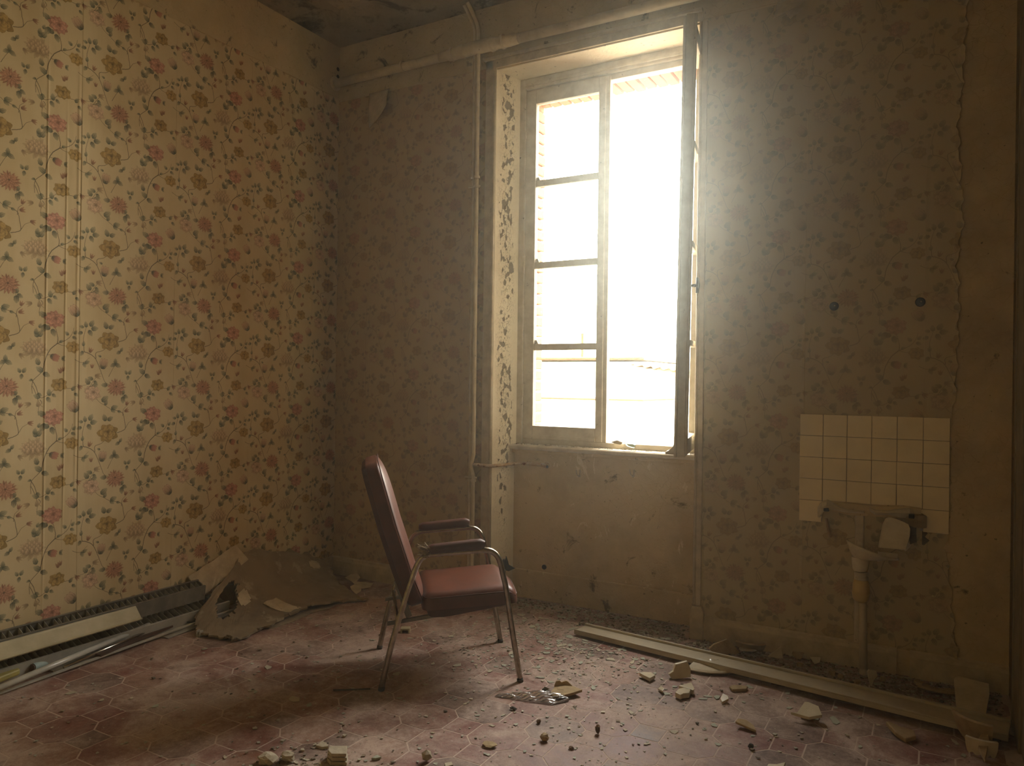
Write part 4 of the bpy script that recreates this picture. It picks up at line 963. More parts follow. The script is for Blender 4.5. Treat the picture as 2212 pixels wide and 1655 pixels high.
# ================================================================== LIGHT FITTINGS ALONG THE LEFT WALL
def bar(name, p0, p1, prof, m, parent, **k):
    """profile (side, up) swept along p0-p1; side points away from the left wall"""
    p0, p1 = Vector(p0), Vector(p1); d = (p1 - p0).normalized(); s_ = d.cross(Vector((0, 0, 1))).normalized(); u_ = s_.cross(d)
    return MB().prism([p0 + s_ * a + u_ * b for a, b in prof], p1 - p0).build(name, m, parent, **k)
def strip_prof(pts, th):
    """open polyline thickened into a closed profile"""
    P = [Vector((*p, 0)) for p in pts]; o = []
    for i, p in enumerate(P):
        t = (P[min(i + 1, len(P) - 1)] - P[max(i - 1, 0)]).normalized(); o.append(p + Vector((-t.y, t.x, 0)) * th)
    return [(p.x, p.y) for p in P] + [(p.x, p.y) for p in o[::-1]]
def louvre(name, label, p0, p1, w, h, m_side, m_fin, tilt, nf, loc):
    t = thing(name, loc, label, 'light fitting', 'stripped louvre light fittings')
    ct, st = math.cos(tilt), math.sin(tilt); R = lambda a, b: (a * ct - b * st, a * st + b * ct)
    bar('back_rail', p0, p1, [R(*q) for q in ((0, 0), (.003, 0), (.003, h), (.014, h), (.014, h + .004), (0, h + .004))], m_side, t)
    bar('front_rail', p0, p1, [R(*q) for q in ((w, -.01), (w + .003, -.01), (w + .003, h - .012), (w - .010, h - .012), (w - .010, h - .016), (w, h - .016))], m_side, t)
    bar('bottom_tray', p0, p1, [R(*q) for q in ((0, -.002), (w, -.012), (w, -.009), (0, .001))], m_side, t)
    P0, P1 = Vector(p0), Vector(p1); d = (P1 - P0).normalized()
    for k in range(nf):
        c = P0 + (P1 - P0) * ((k + .5) / nf) + Vector((random.uniform(-.003, .003), random.uniform(-.008, .008), 0))
        bar('louvre_fin', c, c + d * .0016, [R(*q) for q in ((.004, .004), (w - .001, -.006), (w - .002, h * .62), (w * .5, h * .80), (.004, h * .94))], m_fin, t)
    return t
A = louvre('louvre_light_fitting', 'louvre light fitting leaning on the wallpaper, topmost of the pile', (.012, -2.62, .128), (.030, -1.19, .135), .075, .085, ENAMEL_D, ENAMEL_W, -.12, 44, (.02, -1.9, .13))
bar('end_plate', (.025, -1.192, .135), (.026, -1.186, .135), [(0, -.01), (.075, -.015), (.088, .01), (.088, .05), (.07, .07), (0, .088)], STEEL, A)
Bf = louvre('louvre_light_fitting', 'louvre light fitting lying flat on the floor beneath the beige reflector', (.026, -2.62, .044), (.026, -1.05, .044), .118, .070, ENAMEL_W, ENAMEL_W, -.20, 46, (.06, -1.8, 0))
MB().box(.02, .11, -2.62, -1.30, .02, .03).build('wiring_tray', STEEL, Bf)
bp2 = thing('beige_reflector', (.2, -2, .15), 'beige enamel reflector channel with a slanted end resting on the light fittings', 'reflector')
bar('channel', (.155, -2.66, .168), (.150, -1.655, .168), strip_prof([(-.012, .028), (0, .030), (.004, .024), (.046, -.022), (.058, -.030), (.062, -.024)], .0025), ENAMEL_B, bp2)
tb = thing('fluorescent_tube', (.2, -2, .03), 'milky fluorescent tube lying slantwise on the pile by the left wall', 'lamp tube')
MB().tube([(.355, -2.60, .055), (.110, -1.57, .062)], .0135, 16).build('glass_tube', GLASSW, tb, smooth=True)
MB().tube([(.110, -1.57, .062), (.104, -1.545, .0622)], .0138, 16).build('end_cap', ENAMEL_W, tb, auto=40)
es = thing('narrow_metal_strip', (.2, -1.7, 0), 'long narrow white strip outermost of the pile by the left wall', 'metal strip')
bar('strip', (.262, -2.62, .006), (.170, -.985, .030), [(0, 0), (.012, -.001), (.013, .006), (0, .008)], ENAMEL_W, es)
bar('strip', (.185, -1.52, .006), (.155, -1.02, .022), [(0, 0), (.045, -.004), (.045, -.001), (0, .003)], ENAMEL_W, es)
tag(bar('flat_reflector', (.13, -2.1, .012), (.11, -1.20, .014), [(-.02, 0), (.07, -.006), (.072, -.002), (-.02, .004)], ENAMEL_W, None, origin=(.12, -1.6, .01)), 'flat dusty white reflector plate under the narrow strip', 'reflector')
tag(MB().prism([(.165, -1.90, .020), (.235, -1.895, .022), (.205, -1.72, .024), (.150, -1.43, .026), (.110, -1.44, .026), (.150, -1.72, .022)], (0, 0, .010)).build('brown_board', WOOD_D, origin=(.16, -1.7, .02)), 'dark brown splintered board across the strips by the left wall', 'board')
cr_ = thing('bright_rod', (.17, -1.8, .03), 'thin bright metal rod poking out both sides of the brown board', 'rod')
MB().tube([(.225, -2.07, .026), (.175, -1.80, .036), (.125, -1.50, .046)], .0075, 10).build('rod', POLISH, cr_, smooth=True)
cy_ = thing('pale_blue_tube', (.1, -2.1, .04), 'short pale blue cardboard tube behind the milky lamp tube', 'tube')
MB().tube([(.155, -2.175, .045), (.120, -2.075, .040)], .019, 18).build('tube_body', CYAN, cy_, auto=40)
MB().tube([(.158, -2.182, .0455), (.155, -2.174, .045)], .016, 18).build('tube_end', WOOD_D, cy_, auto=40)
tag(MB().prism([(.10, -2.42, .03), (.20, -2.40, .03), (.175, -2.24, .035), (.12, -2.22, .03)], (0, 0, .03)).build('yellow_cover', YELLOW, bevel=.008, origin=(.15, -2.3, .03)), 'faded yellow plastic cover beside the pale blue tube', 'cover')
tag(MB().tube(smooth_path([(.12, -1.36, .03), (.22, -1.28, .02), (.30, -1.30, .008), (.34, -1.36, .006)], 4), .003, 6).build('black_wire', BLACK, origin=(.2, -1.3, 0)), 'thin black wire curling from the end of the fittings', 'wire')
q = at(431, 1375, 0); t = thing('lamp_holder', q, 'small pale lamp holder clip on the floor before the fallen board', 'lamp holder')
MB().box(q.x - .016, q.x + .016, q.y - .012, q.y + .012, 0, .010).box(q.x - .016, q.x - .008, q.y - .012, q.y + .012, .010, .034).box(q.x + .008, q.x + .016, q.y - .012, q.y + .012, .010, .034).build('holder_body', ENAMEL_W, t, bevel=.002)
MB().box(q.x - .008, q.x + .008, q.y - .003, q.y + .003, .012, .024).build('contact', POLISH, t)

# ================================================================== FALLEN BOARDS IN THE CORNER
def bez(rows, u, v):
    """smooth surface through a grid of control rows"""
    def cr1(P, t):
        n = len(P) - 1; x = min(t * n, n - 1e-6); i = int(x); f = x - i
        a, b, c, d = P[max(i - 1, 0)], P[i], P[i + 1], P[min(i + 2, n)]
        return .5 * ((2 * b) + (c - a) * f + (2 * a - 5 * b + 4 * c - d) * f * f + (3 * b - a - 3 * c + d) * f ** 3)
    return cr1([cr1([Vector(p) for p in r], v) for r in rows], u)
rows = [   # each row runs from the wall side out over the floor; rows go from the near end towards the corner
    [(.17, -1.30, .065), (.26, -1.37, .035), (.38, -1.39, .024), (.48, -1.385, .02), (.585, -1.375, .016)],
    [(.09, -1.02, .215), (.17, -1.12, .115), (.30, -1.19, .050), (.43, -1.20, .030), (.565, -1.17, .024)],
    [(.035, -.80, .325), (.10, -.88, .215), (.22, -.93, .100), (.38, -.95, .046), (.548, -.93, .038)],
    [(.030, -.60, .278), (.085, -.66, .205), (.20, -.70, .110), (.36, -.73, .050), (.535, -.74, .042)],
    [(.030, -.36, .215), (.085, -.42, .165), (.20, -.47, .095), (.38, -.52, .042), (.60, -.56, .026)],
    [(.045, -.13, .125), (.12, -.17, .095), (.25, -.24, .055), (.42, -.33, .026), (.640, -.44, .016)],
]
n1, n2 = 80, 56
jit = nz(n1 + 1, n2 + 1, 3)
hole_n = nz(n1, n2, 2)
def bp_at(i, j):
    u, v = i / n1, j / n2
    p = bez(rows, u, v)
    if j == n2: p += Vector((.010, 0, 0)) * float(jit[i, j])
    if j == 0: p += Vector((0, 0, .006)) * float(jit[i, j])
    if i in (0, n1): p += Vector((0, .008, 0)) * float(jit[i, j])
    return p + Vector((0, 0, .0012)) * float(jit[i, j])
def hole(i, j):
    u, v = (i + .5) / n1, (j + .5) / n2
    return ((u - .23) / .085) ** 2 + ((v - .34) / .19) ** 2 < 1 + .25 * hole_n[i, j]
fb_ = thing('fallen_wallboard', (.35, -.8, 0), 'large fallen sheet of grey brown wallboard curling up the corner with a torn hole', 'wallboard')
MB().sheet([[bp_at(i, j) for j in range(n2 + 1)] for i in range(n1 + 1)][::-1], .011, lambda i, j: hole(n1 - 1 - i, j)).build('sheet', BOARD, fb_)
fl_ = []                                              # flaps bent up round the hole and a pale scab
G = [[bez(rows, .30 + .07 * i / 6, .40 + .16 * j / 6) + Vector((0, 0, .004 + .004 * (1 - j / 6))) for j in range(7)] for i in range(7)]
MB().sheet(G[::-1], .002, lambda i, j: (i - 2.5) ** 2 + (j - 2.5) ** 2 > 10).build('torn_flap', PAPER, fb_)
G = [[bez(rows, .40 + .10 * i / 6, .66 + .30 * j / 6) + Vector((0, 0, .005 + .004 * math.sin(i + j))) for j in range(7)] for i in range(7)]
MB().sheet(G[::-1], .002).build('torn_flap', PAPER, fb_)
G = [[bez(rows, .86 + .06 * i / 6, .16 + .18 * j / 6) + Vector((0, 0, .005)) for j in range(7)] for i in range(7)]
MB().sheet(G[::-1], .002, lambda i, j: (i - 2.5) ** 2 + (j - 2.5) ** 2 > 9).build('pale_scab', PAPER, fb_)
G = [[Vector((.02 + .055 * j / 8 + .004 * float(jit[i, j]), -1.235 + .34 * i / 20 + .05 * j / 8, .245 + .125 * i / 20 - .125 * j / 8 * (1 - .25 * i / 20))) for j in range(9)] for i in range(21)]
tag(MB().sheet(G[::-1], .010).build('plaster_strip', PAPER, origin=(.05, -1.05, .25)), 'mottled pale strip of wallboard leaning on the wallpaper beside the fallen sheet', 'wallboard')
G = [[Vector((.50 + .07 * j / 4 + .006 * float(jit[i, j]), -1.12 + .62 * i / 24, .005 + .001 * float(jit[i + 20, j]))) for j in range(5)] for i in range(25)]
tag(MB().sheet(G[::-1], .004).build('paper_backing', BOARD2, origin=(.52, -.8, 0)), 'loose paper backing peeping out beneath the edge of the fallen sheet', 'paper')

# ================================================================== SHARDS AND LUMPS
VIEW = Vector((FWD.x, FWD.y, 0))
def flat_shard(name, pts, z, th, m, label, cat, tilt=(0, 0), edge=None, bevel=.0015):
    P = [at(px, py, z) for px, py in pts]; c = sum(P, Vector()) / len(P)
    P = [p + Vector((0, 0, (p.x - c.x) * tilt[0] + (p.y - c.y) * tilt[1])) for p in P]
    lo = min(p.z for p in P) - th
    if lo < .0004: P = [p + Vector((0, 0, .0006 - lo)) for p in P]
    o = MB().prism([p - Vector((0, 0, th)) for p in P], (0, 0, th)).build(name, m, bevel=bevel, origin=(c.x, c.y, 0)); return tag(o, label, cat)
def stand_shard(name, foot, pts, th, m, label, cat, turn=0.0, bevel=.0018, lean=.0):
    """standing piece: traced on the upright plane through its foot, with its own thickness behind"""
    f = at(*foot, 0); n = Vector((math.cos(turn) * VIEW.x - math.sin(turn) * VIEW.y, math.sin(turn) * VIEW.x + math.cos(turn) * VIEW.y, 0)).normalized()
    P = []
    for px, py in pts:
        q = at_plane(px, py, f, n); q.z = max(q.z, .001); P.append(q + n * (q.z * lean))
    o = MB().prism(P, n * th).build(name, m, bevel=bevel, origin=(f.x, f.y, 0)); return tag(o, label, cat)
def curved_shard(name, c, R, a0, a1, zprof, m, label, cat, rot=0.0, tip=(0, 0), th=.010, rag=.006):
    """piece of a basin wall: arc a0-a1 of radius R, profile zprof = [(radial, z)...] from foot to lip"""
    G = []; na_ = 14
    rt = Matrix.Rotation(rot, 3, 'Z') @ Matrix.Rotation(tip[0], 3, 'X') @ Matrix.Rotation(tip[1], 3, 'Y')
    for i in range(na_ + 1):
        a = a0 + (a1 - a0) * i / na_; row = []
        for j, (dr, z) in enumerate(zprof):
            e = rag * random.uniform(-1, 1) if j in (0,) else 0
            row.append(rt @ Vector(((R + dr) * math.cos(a) - R, (R + dr) * math.sin(a), z + e)))
        G.append(row)
    lo = min(p.z for r in G for p in r); C0 = Vector(c); o_ = Vector((0, 0, th * .6 - lo))
    o = MB().sheet([[p + C0 + o_ for p in r] for r in G], th).build(name, m, origin=(C0.x, C0.y, 0), auto=50); return tag(o, label, cat)
SH = 'shard'
flat_shard('ceramic_shard', [(1381, 1453), (1391, 1451.5), (1406, 1452), (1416, 1458), (1404, 1465), (1389, 1458)], .024, .016, CERAM, 'small white topped shard left of the upright shard, before the plank', SH)
stand_shard('ceramic_shard', (1470, 1468), [(1453, 1468), (1493, 1464), (1494, 1448), (1488, 1432), (1462, 1438), (1456, 1452), (1446, 1458), (1449, 1463)], .016, CERAM, 'tallest shard, a square edged piece standing upright before the plank', SH, .12, lean=.25)
p = at(1535, 1462, 0)
curved_shard('basin_rim_shard', (p.x - .01, p.y + .02, 0), .20, -.55, .55, [(-.10, .035), (-.05, .020), (0, .012), (.010, .014), (.016, .022)], CERAM, 'curved basin rim shard with a rolled lip just before the plank', SH, rot=-PI / 2 + .35, th=.011)
flat_shard('ceramic_shard', [(1466, 1481), (1493, 1474), (1500, 1487), (1498, 1491), (1482, 1486)], .028, .022, CERAM, 'three cornered shard behind the glinting lump, below the upright shard', SH)
flat_shard('ceramic_shard', [(1458, 1495), (1466, 1487), (1477, 1485), (1492, 1489), (1489, 1497), (1476, 1498), (1470, 1501)], .028, .024, CERAM, 'glinting white glazed lump in front of the three cornered shard', SH, bevel=.004)
flat_shard('ceramic_shard', [(1421, 1484), (1428, 1482), (1435, 1489), (1431, 1493)], .018, .008, CERAM, 'small leaning sliver left of the glinting lump', SH, tilt=(.4, .2))
flat_shard('earthenware_shard', [(1575, 1482), (1584, 1479), (1604, 1480), (1616, 1482), (1612, 1488), (1582, 1489)], .016, .014, BISQUE, 'tan broken stick of earthenware right of the curved rim shard', SH, bevel=.004)
flat_shard('ceramic_shard', [(1556, 1508), (1561, 1502), (1572, 1506), (1574, 1510), (1560, 1513)], .020, .012, CERAM, 'small chip with a curled edge, below the tan stick of earthenware', SH, tilt=(0, .3))
flat_shard('ceramic_shard', [(1541, 1504), (1548, 1501), (1556, 1503), (1553, 1509), (1547, 1510)], .005, .003, FLAKE, 'grey flake touching the chip with a curled edge', SH)
flat_shard('earthenware_shard', [(1588, 1560), (1594, 1555), (1612, 1557), (1628, 1565), (1634, 1574), (1622, 1571), (1604, 1565)], .022, .010, BISQUE, 'arched tan shard alone on the tiles between plank and camera', SH, tilt=(-.1, .15), bevel=.003)
flat_shard('ceramic_shard', [(1708, 1532), (1722, 1534), (1738, 1523), (1746, 1524), (1768, 1531), (1776, 1542), (1748, 1542)], .046, .012, CERAM, 'broad pale shard propped up in the shade near the plank', SH, tilt=(0, .35))
p = at(1745, 1552, 0); tag(MB().box(p.x - .03, p.x + .02, p.y - .02, p.y + .02, .0006, .03).build('earthenware_shard', BISQUE, bevel=.008, origin=(p.x, p.y, 0)), 'lump of earthenware hidden under the broad pale shard', SH)
flat_shard('earthenware_shard', [(1913, 1562), (1920, 1561), (1945, 1570), (1975, 1576), (1979, 1586), (1956, 1591), (1934, 1580)], .030, .018, BISQUE, 'long ragged tan shard in the shade below the plank', SH, tilt=(-.1, .1), bevel=.004)
p = at(2112, 1634, 0)
curved_shard('basin_wall_shard', (p.x - .02, p.y + .03, 0), .13, -.75, .55, [(-.035, .0), (-.015, .035), (0, .085), (.006, .10)], BISQUE, 'big bowl shaped shard near the low right corner below the plank end', SH, rot=-PI / 2 - .5, th=.012, rag=.012)
flat_shard('ceramic_shard', [(2110, 1601), (2130, 1588), (2137, 1605), (2128, 1622), (2118, 1612)], .06, .012, BISQUE, 'pointed shard leaning behind the big bowl shaped shard', SH, tilt=(.2, .5))
p = at(2165, 1656, 0)
curved_shard('basin_wall_shard', (p.x - .06, p.y + .02, 0), .10, -.6, .5, [(-.01, .0), (0, .03), (.004, .06)], CERAM, 'shard cut by the low right corner of the view', SH, rot=-PI / 2, th=.011)
p = at(1655, 1652, 0)
flat_shard('ceramic_shard', [(1655, 1655), (1660, 1649), (1678, 1652), (1697, 1650), (1690, 1664), (1660, 1666)], .03, .012, CERAM, 'pale shard at the lowest edge of the floor in view', SH, tilt=(.1, .1))
# pieces behind the plank
stand_shard('ceramic_shard', (1560, 1418), [(1536, 1405), (1548, 1397), (1580, 1387), (1594, 1402), (1600, 1412), (1580, 1420), (1546, 1414)], .012, BISQUE, 'wide tan shard leaning behind the plank, nearest the window', SH, .2, lean=.6)
p = at(1640, 1425, 0)
curved_shard('basin_wall_shard', (p.x - .05, p.y + .03, 0), .12, -.7, .7, [(-.03, .01), (-.015, .03), (0, .055)], BISQUE, 'curved tan shard behind the plank, second from the window', SH, rot=-PI / 2 + .2, th=.012)
stand_shard('ceramic_shard', (1680, 1424), [(1659, 1420), (1677, 1407), (1690, 1399), (1692, 1424), (1680, 1427), (1671, 1421)], .010, CERAM, 'three pointed shard behind the plank left of the grey fragments', SH, .1, lean=.2)
flat_shard('ceramic_shard', [(1596, 1399), (1600, 1396.5), (1635, 1398), (1640, 1401.5), (1628, 1404), (1600, 1403)], .03, .010, CERAM, 'flat pale sliver resting above the curved tan shard', SH)
stand_shard('ceramic_shard', (1728, 1427), [(1713, 1416), (1716, 1411), (1740, 1414), (1732, 1424), (1722, 1428)], .010, BISQUE, 'dim brown shard against the skirting behind the plank', SH, -.1, lean=.5)
stand_shard('ceramic_shard', (1763, 1436), [(1752, 1422), (1776, 1423), (1772, 1432), (1760, 1437), (1757, 1431)], .008, CERAM, 'small pale shard right of the dim brown shard by the skirting', SH, 0, lean=.5)
p = at(1882, 1484, 0)
stand_shard('ceramic_shard', (1882, 1484), [(1874, 1452), (1878, 1447), (1893, 1449), (1896, 1460), (1888, 1470), (1884, 1484), (1880, 1482)], .010, CERAM, 'pointed shard standing at the foot of the waste pipe', SH, 0)
flat_shard('ceramic_tile_piece', [(2060, 1475), (2068, 1472), (2136, 1487), (2138, 1500), (2130, 1524), (2066, 1512)], .05, .010, CERAM, 'square edged slab of ceramic lying near the right wall behind the plank', SH, tilt=(0, .25))
p = at(2035, 1512, 0)
curved_shard('basin_rim_shard', (p.x, p.y + .03, 0), .16, -.6, .6, [(-.06, .012), (-.02, .010), (0, .018), (.012, .026)], BISQUE, 'curved dim shard beside the square edged slab', SH, rot=-PI / 2 + .1, th=.010)
for k, (px, py) in enumerate(((1728, 1442), (1800, 1460), (1815, 1466), (1850, 1478), (1905, 1472), (1944, 1466), (1985, 1480))):
    q = at(px, py, 0); s_ = random.uniform(.012, .022)
    poly = [(q.x + s_ * math.cos(a) * random.uniform(.6, 1.3), q.y + s_ * math.sin(a) * random.uniform(.6, 1.3), .004) for a in [i * 2 * PI / 6 for i in range(6)]]
    tag(MB().prism(poly, (random.uniform(-.006, .006), .004, random.uniform(.008, .018))).build('ceramic_chip', BISQUE, bevel=.002, origin=(q.x, q.y, 0)), 'dim ceramic chip behind the plank, ' + ('first', 'second', 'third', 'fourth', 'fifth', 'sixth', 'seventh')[k] + ' of seven counting from the window', SH, 'chips behind the plank')
# curved tan piece with printed marks, and the plastic sleeve before it
p = at(1220, 1500, 0)
tn = thing('earthenware_shard', p, 'curved tan earthenware shard with faint printed marks behind the clear plastic', SH)
P = [at(px, py, .022) for px, py in ((1188, 1493.3), (1193, 1487.9), (1198.4, 1481.5), (1220, 1481), (1240, 1484.5), (1258, 1493.5), (1240, 1497.5), (1214, 1502), (1195, 1501))]
P = [q + Vector((0, 0, .010 * ((q - p).dot(RGT)) / .1)) for q in P]
MB().prism([q - Vector((0, 0, .012)) for q in P], (0, 0, .012)).build('shard_body', BISQUE, tn, bevel=.002)
stand_shard('raised_wall', (1221, 1490), [(1197.5, 1486), (1198, 1480.6), (1202, 1471.6), (1209.3, 1470.7), (1213, 1474.3), (1222.9, 1471), (1226.5, 1472.5), (1239, 1484.5), (1239, 1489)], .009, BISQUE, None, None, .1).parent = None
rw = bpy.data.objects['raised_wall']; rw.parent = tn; rw.location = Vector(rw.location) - BASE[tn.name]
for k in range(7):                                     # faint stamped dashes
    a = at(1204 + k * 2.1, 1489 + .25 * k, .0242 + .0008 * k); MB().obox(a, RGT, VIEW, Vector((0, 0, 1)), .0014, .0008, .0005).build('printed_mark', BROWN, tn)
ps = [at(1078, 1502, .012), at(1114, 1497.5, .016), at(1165, 1500, .02), at(1223, 1505, .028), at(1226, 1511, .026), at(1188, 1519, .028), at(1150, 1512, .02), at(1100, 1503.5, .012)]
a0, a1, b0, b1 = at(1068, 1505, .003), at(1080, 1498, .010), at(1189, 1521, .005), at(1227, 1506.5, .016)
G = []
for i in range(41):
    u = i / 40; row = []
    for j in range(15):
        v = j / 14
        q = (a0 * (1 - u) + b0 * u) * (1 - v) + (a1 * (1 - u) + b1 * u) * v
        q += Vector((0, 0, (.003 + .003 * u) * math.sin(PI * v) + (.0040 * math.sin(21 * u + 9 * v) + .0022 * math.sin(47 * u - 15 * v)) * (.35 + .65 * math.sin(PI * v)) * min(1, u * 3) + .0008 * random.uniform(-1, 1)))
        q += Vector((0, 0, .023 * math.sin(PI * u ** 1.5) * (.15 + .85 * v)))
        q.z = max(q.z, .003)
        row.append(q)
    G.append(row)
sv = thing('plastic_sleeve', (a0 + b1) / 2 * 1.0, 'crinkled clear plastic sleeve glinting on the tiles by the near chair leg', 'plastic bag')
sv.location.z = 0; BASE[sv.name] = Vector((sv.location.x, sv.location.y, 0))
MB().sheet(G, .0008).build('sleeve_film', PLASTIC, sv)
MB().prism([Vector((b0.x, b0.y, .002)), Vector((b1.x, b1.y, .002)), b1 + Vector((0, 0, -.001)), b0 + Vector((0, 0, -.001))], (.006, -.002, 0)).build('folded_end', PLASTIC, sv)
q = at(1175, 1487, 0)
flat_shard('glass_splinter', [(1170, 1489), (1177, 1483), (1188, 1488), (1181, 1493)], .005, .003, GLASS_SH, 'pale bluish glass splinter between chair leg and tan shard', 'glass')
# brown lumps
def lump(name, px, py, r, m, label, cat, sq=(1, 1, 1), n=2):
    q = at(px, py, 0); bm = bmesh.new(); bmesh.ops.create_icosphere(bm, subdivisions=n, radius=r)
    for v in bm.verts:
        v.co *= random.uniform(.72, 1.12); v.co.x *= sq[0]; v.co.y *= sq[1]; v.co.z *= sq[2]
    lo = min(v.co.z for v in bm.verts)
    for v in bm.verts: v.co.z -= lo - .0005
    me = bpy.data.meshes.new(name); bm.to_mesh(me); bm.free(); me.materials.append(m)
    o = bpy.data.objects.new(name, me); C.objects.link(o); o.location = (q.x, q.y, 0); BASE[o.name] = Vector(o.location)
    return tag(o, label, cat)
LU = 'lump'
lump('crumbling_lump', 1177, 1601, .019, BROWN, 'square crumbling tan lump on the tiles below the plastic sleeve', LU, (1, 1, .8)).data.materials[0] = BISQUE
lump('dark_lump', 1291, 1586, .014, BROWN, 'upright dark brown lump with a pointed top on the tiles', LU, (.8, .8, 1.4))
lump('brown_lump', 1164, 1563, .010, BROWN, 'small brown lump above the square crumbling lump', LU, (1, 1, .9))
lump('dark_chip', 1109, 1534, .013, GREYD, 'dark chip under the tail of the plastic sleeve', LU, (1.3, .7, .5))
lump('brown_lump', 1234, 1619, .010, BROWN, 'low brown crumb between the crumbling lump and the camera', LU, (1.2, .9, .6))
lump('dark_lump', 1622, 1617, .013, GREYD, 'dark round lump on the tiles before the plank', LU, (.9, .8, .8))
lump('plaster_cube', 922, 1645, .022, CHALK, 'pale plaster cube alone at the lower edge before the chair', LU, (.9, .9, .95), 1)
lump('plaster_lump', 577, 1650, .042, CHALK, 'biggest grey lump in the crumbs at the lower edge', LU, (1, .8, .5))
lump('plaster_lump', 622, 1645, .028, CHALK, 'grey stone like lump next to the biggest lump', LU, (1.1, .8, .7))
lump('clod', 1057, 1612, .026, BISQUE, 'flat sandy clod of crumbs right of the chair shadow', LU, (1.2, 1, .25))
for k, z in enumerate((.0, .016, .030)):
    pts = [(706, 1646), (716, 1655), (749, 1655), (752, 1646), (750, 1635), (709, 1635)]
    P = [at(px + random.uniform(-2, 2), py, 0) for px, py in pts]; cc = sum(P, Vector()) / 6
    if k == 0: stk = thing('plaster_stack', cc, 'cracked stack of plaster slabs at the lower edge of the floor', 'plaster')
    MB().prism([cc + (q - cc) * (1 - .05 * k) + Vector((0, 0, z + .001)) for q in P], (0, 0, .012)).build('plaster_slab', CHALK, stk, bevel=.002)
flat_shard('plaster_chip', [(682, 1609), (693, 1603), (704, 1604), (710, 1612), (695, 1613)], .012, .010, CHALK, 'flat pale chip above the cracked plaster stack', 'plaster', tilt=(0, .1))
flat_shard('plaster_chip', [(802, 1637), (815, 1630), (824, 1635), (812, 1638)], .010, .008, FLAKE, 'blue grey chip right of the cracked plaster stack', 'plaster')
flat_shard('plaster_chip', [(960, 1648), (975, 1645), (979, 1652), (962, 1656)], .010, .008, CHALK, 'pale chip right of the plaster cube at the lower edge', 'plaster')
flat_shard('plaster_chip', [(623, 1510), (630, 1503), (648, 1507), (647, 1514), (632, 1515)], .006, .004, FLAKEW, 'pale flat chip lying in the chair shadow', 'plaster')
# electrical block by the chair
q = at(876, 1366, 0); t = thing('junction_box_cover', q, 'small cream notched plastic box behind the rear chair leg', 'box')
ax = RGT; ay = VIEW
MB().obox(q + Vector((0, 0, .022)), ax, ay, Vector((0, 0, 1)), .026, .022, .005).build('lid', ENAMEL_B, t, bevel=.002)
for s in (-1, 1): MB().obox(q + ax * (.021 * s) + Vector((0, 0, .0095)), ax, ay, Vector((0, 0, 1)), .005, .022, .009).build('side_wall', ENAMEL_B, t, bevel=.0015)
MB().obox(q + ay * .015 + Vector((0, 0, .0095)), ax, ay, Vector((0, 0, 1)), .016, .004, .009).build('back_wall', BROWN, t)
tag(MB().tube(smooth_path([at(720, 1491, .004), at(760, 1490, .007), at(800, 1488, .005)], 4), .0035, 6).build('twig', GREYD, origin=at(760, 1490, 0)), 'thin dark twig lying in the chair shadow', 'twig')
# dead leaf standing in the niche corner
c = Vector((1.43, .10, 0)); lt = thing('dead_leaf', c, 'dark dead leaf stuck upright in the niche corner behind the chair', 'leaf')
f0 = at_y(1093, 1236, .1)
P = [at_y(px, py, .1) for px, py in ((1092, 1232), (1086, 1224), (1083, 1214), (1088, 1207), (1090, 1212), (1093, 1202), (1096, 1212), (1098, 1220), (1112, 1228), (1098, 1234))]
MB().prism(P, (.002, .004, 0)).build('leaf_blade', GREYD, lt)
MB().tube([Vector((P[0].x, .1, 0)), P[0], P[5]], .0018, 6).build('leaf_stem', GREYD, lt)
# glass and flakes on the sill
P = [(1352, 953), (1362, 955), (1371, 962), (1369, 968), (1355, 964), (1348, 957)]
q = at_y(1360, 966, .16)
tag(MB().prism([at_y(px, py, .165) for px, py in P], (.003, .010, 0)).build('glass_piece', GLASS_SH, origin=(q.x, .165, 1.0)), 'broken piece of glass leaning on the sill below the open sash', 'glass')
tag(MB().prism([at_y(px, py, .19) for px, py in ((1318, 955), (1332, 951), (1345, 956), (1340, 961), (1326, 958))], (.002, .008, .001)).build('paint_curl', FLAKEW, origin=(2.03, .19, 1.0)), 'long curl of paint on the sill left of the glass piece', 'paint flake')
tag(MB().prism([at_y(px, py, .15) for px, py in ((1296, 1276), (1305, 1272), (1312, 1280), (1306, 1284))], (.002, .008, .002)).build('ribbon_scrap', VINYL, origin=(2, .15, .1)), 'tiny red scrap low by the sill wall', 'scrap')
bpy.data.objects.remove(bpy.data.objects['ribbon_scrap'])
q = at(1197, 1275, .01); P = [(1190, 1280), (1193, 1268), (1200, 1262), (1207, 1272), (1204, 1282), (1197, 1279)]
tag(MB().prism([at_plane(px, py, (q.x, q.y, 0), VIEW) for px, py in P], VIEW * .006).build('red_scrap', VINYL, origin=(q.x, q.y, 0)), 'small crumpled reddish scrap in the dirt against the sill wall', 'scrap')
# torn paper by the corner skirting
for lb, pts in (('larger torn paper scrap against the skirting behind the chair', [(745, 1250), (757, 1245), (772, 1243), (778, 1250), (770, 1256), (790, 1257), (806, 1259), (800, 1265), (783, 1267), (772, 1264), (760, 1256)]),
                ('smaller torn paper scrap beside the fallen sheet', [(756, 1268), (768, 1264), (781, 1266), (780, 1275), (770, 1280), (760, 1274)])):
    flat_shard('torn_paper', pts, .030, .002, PAPER, lb, 'paper', tilt=(-.05, .1), bevel=0)

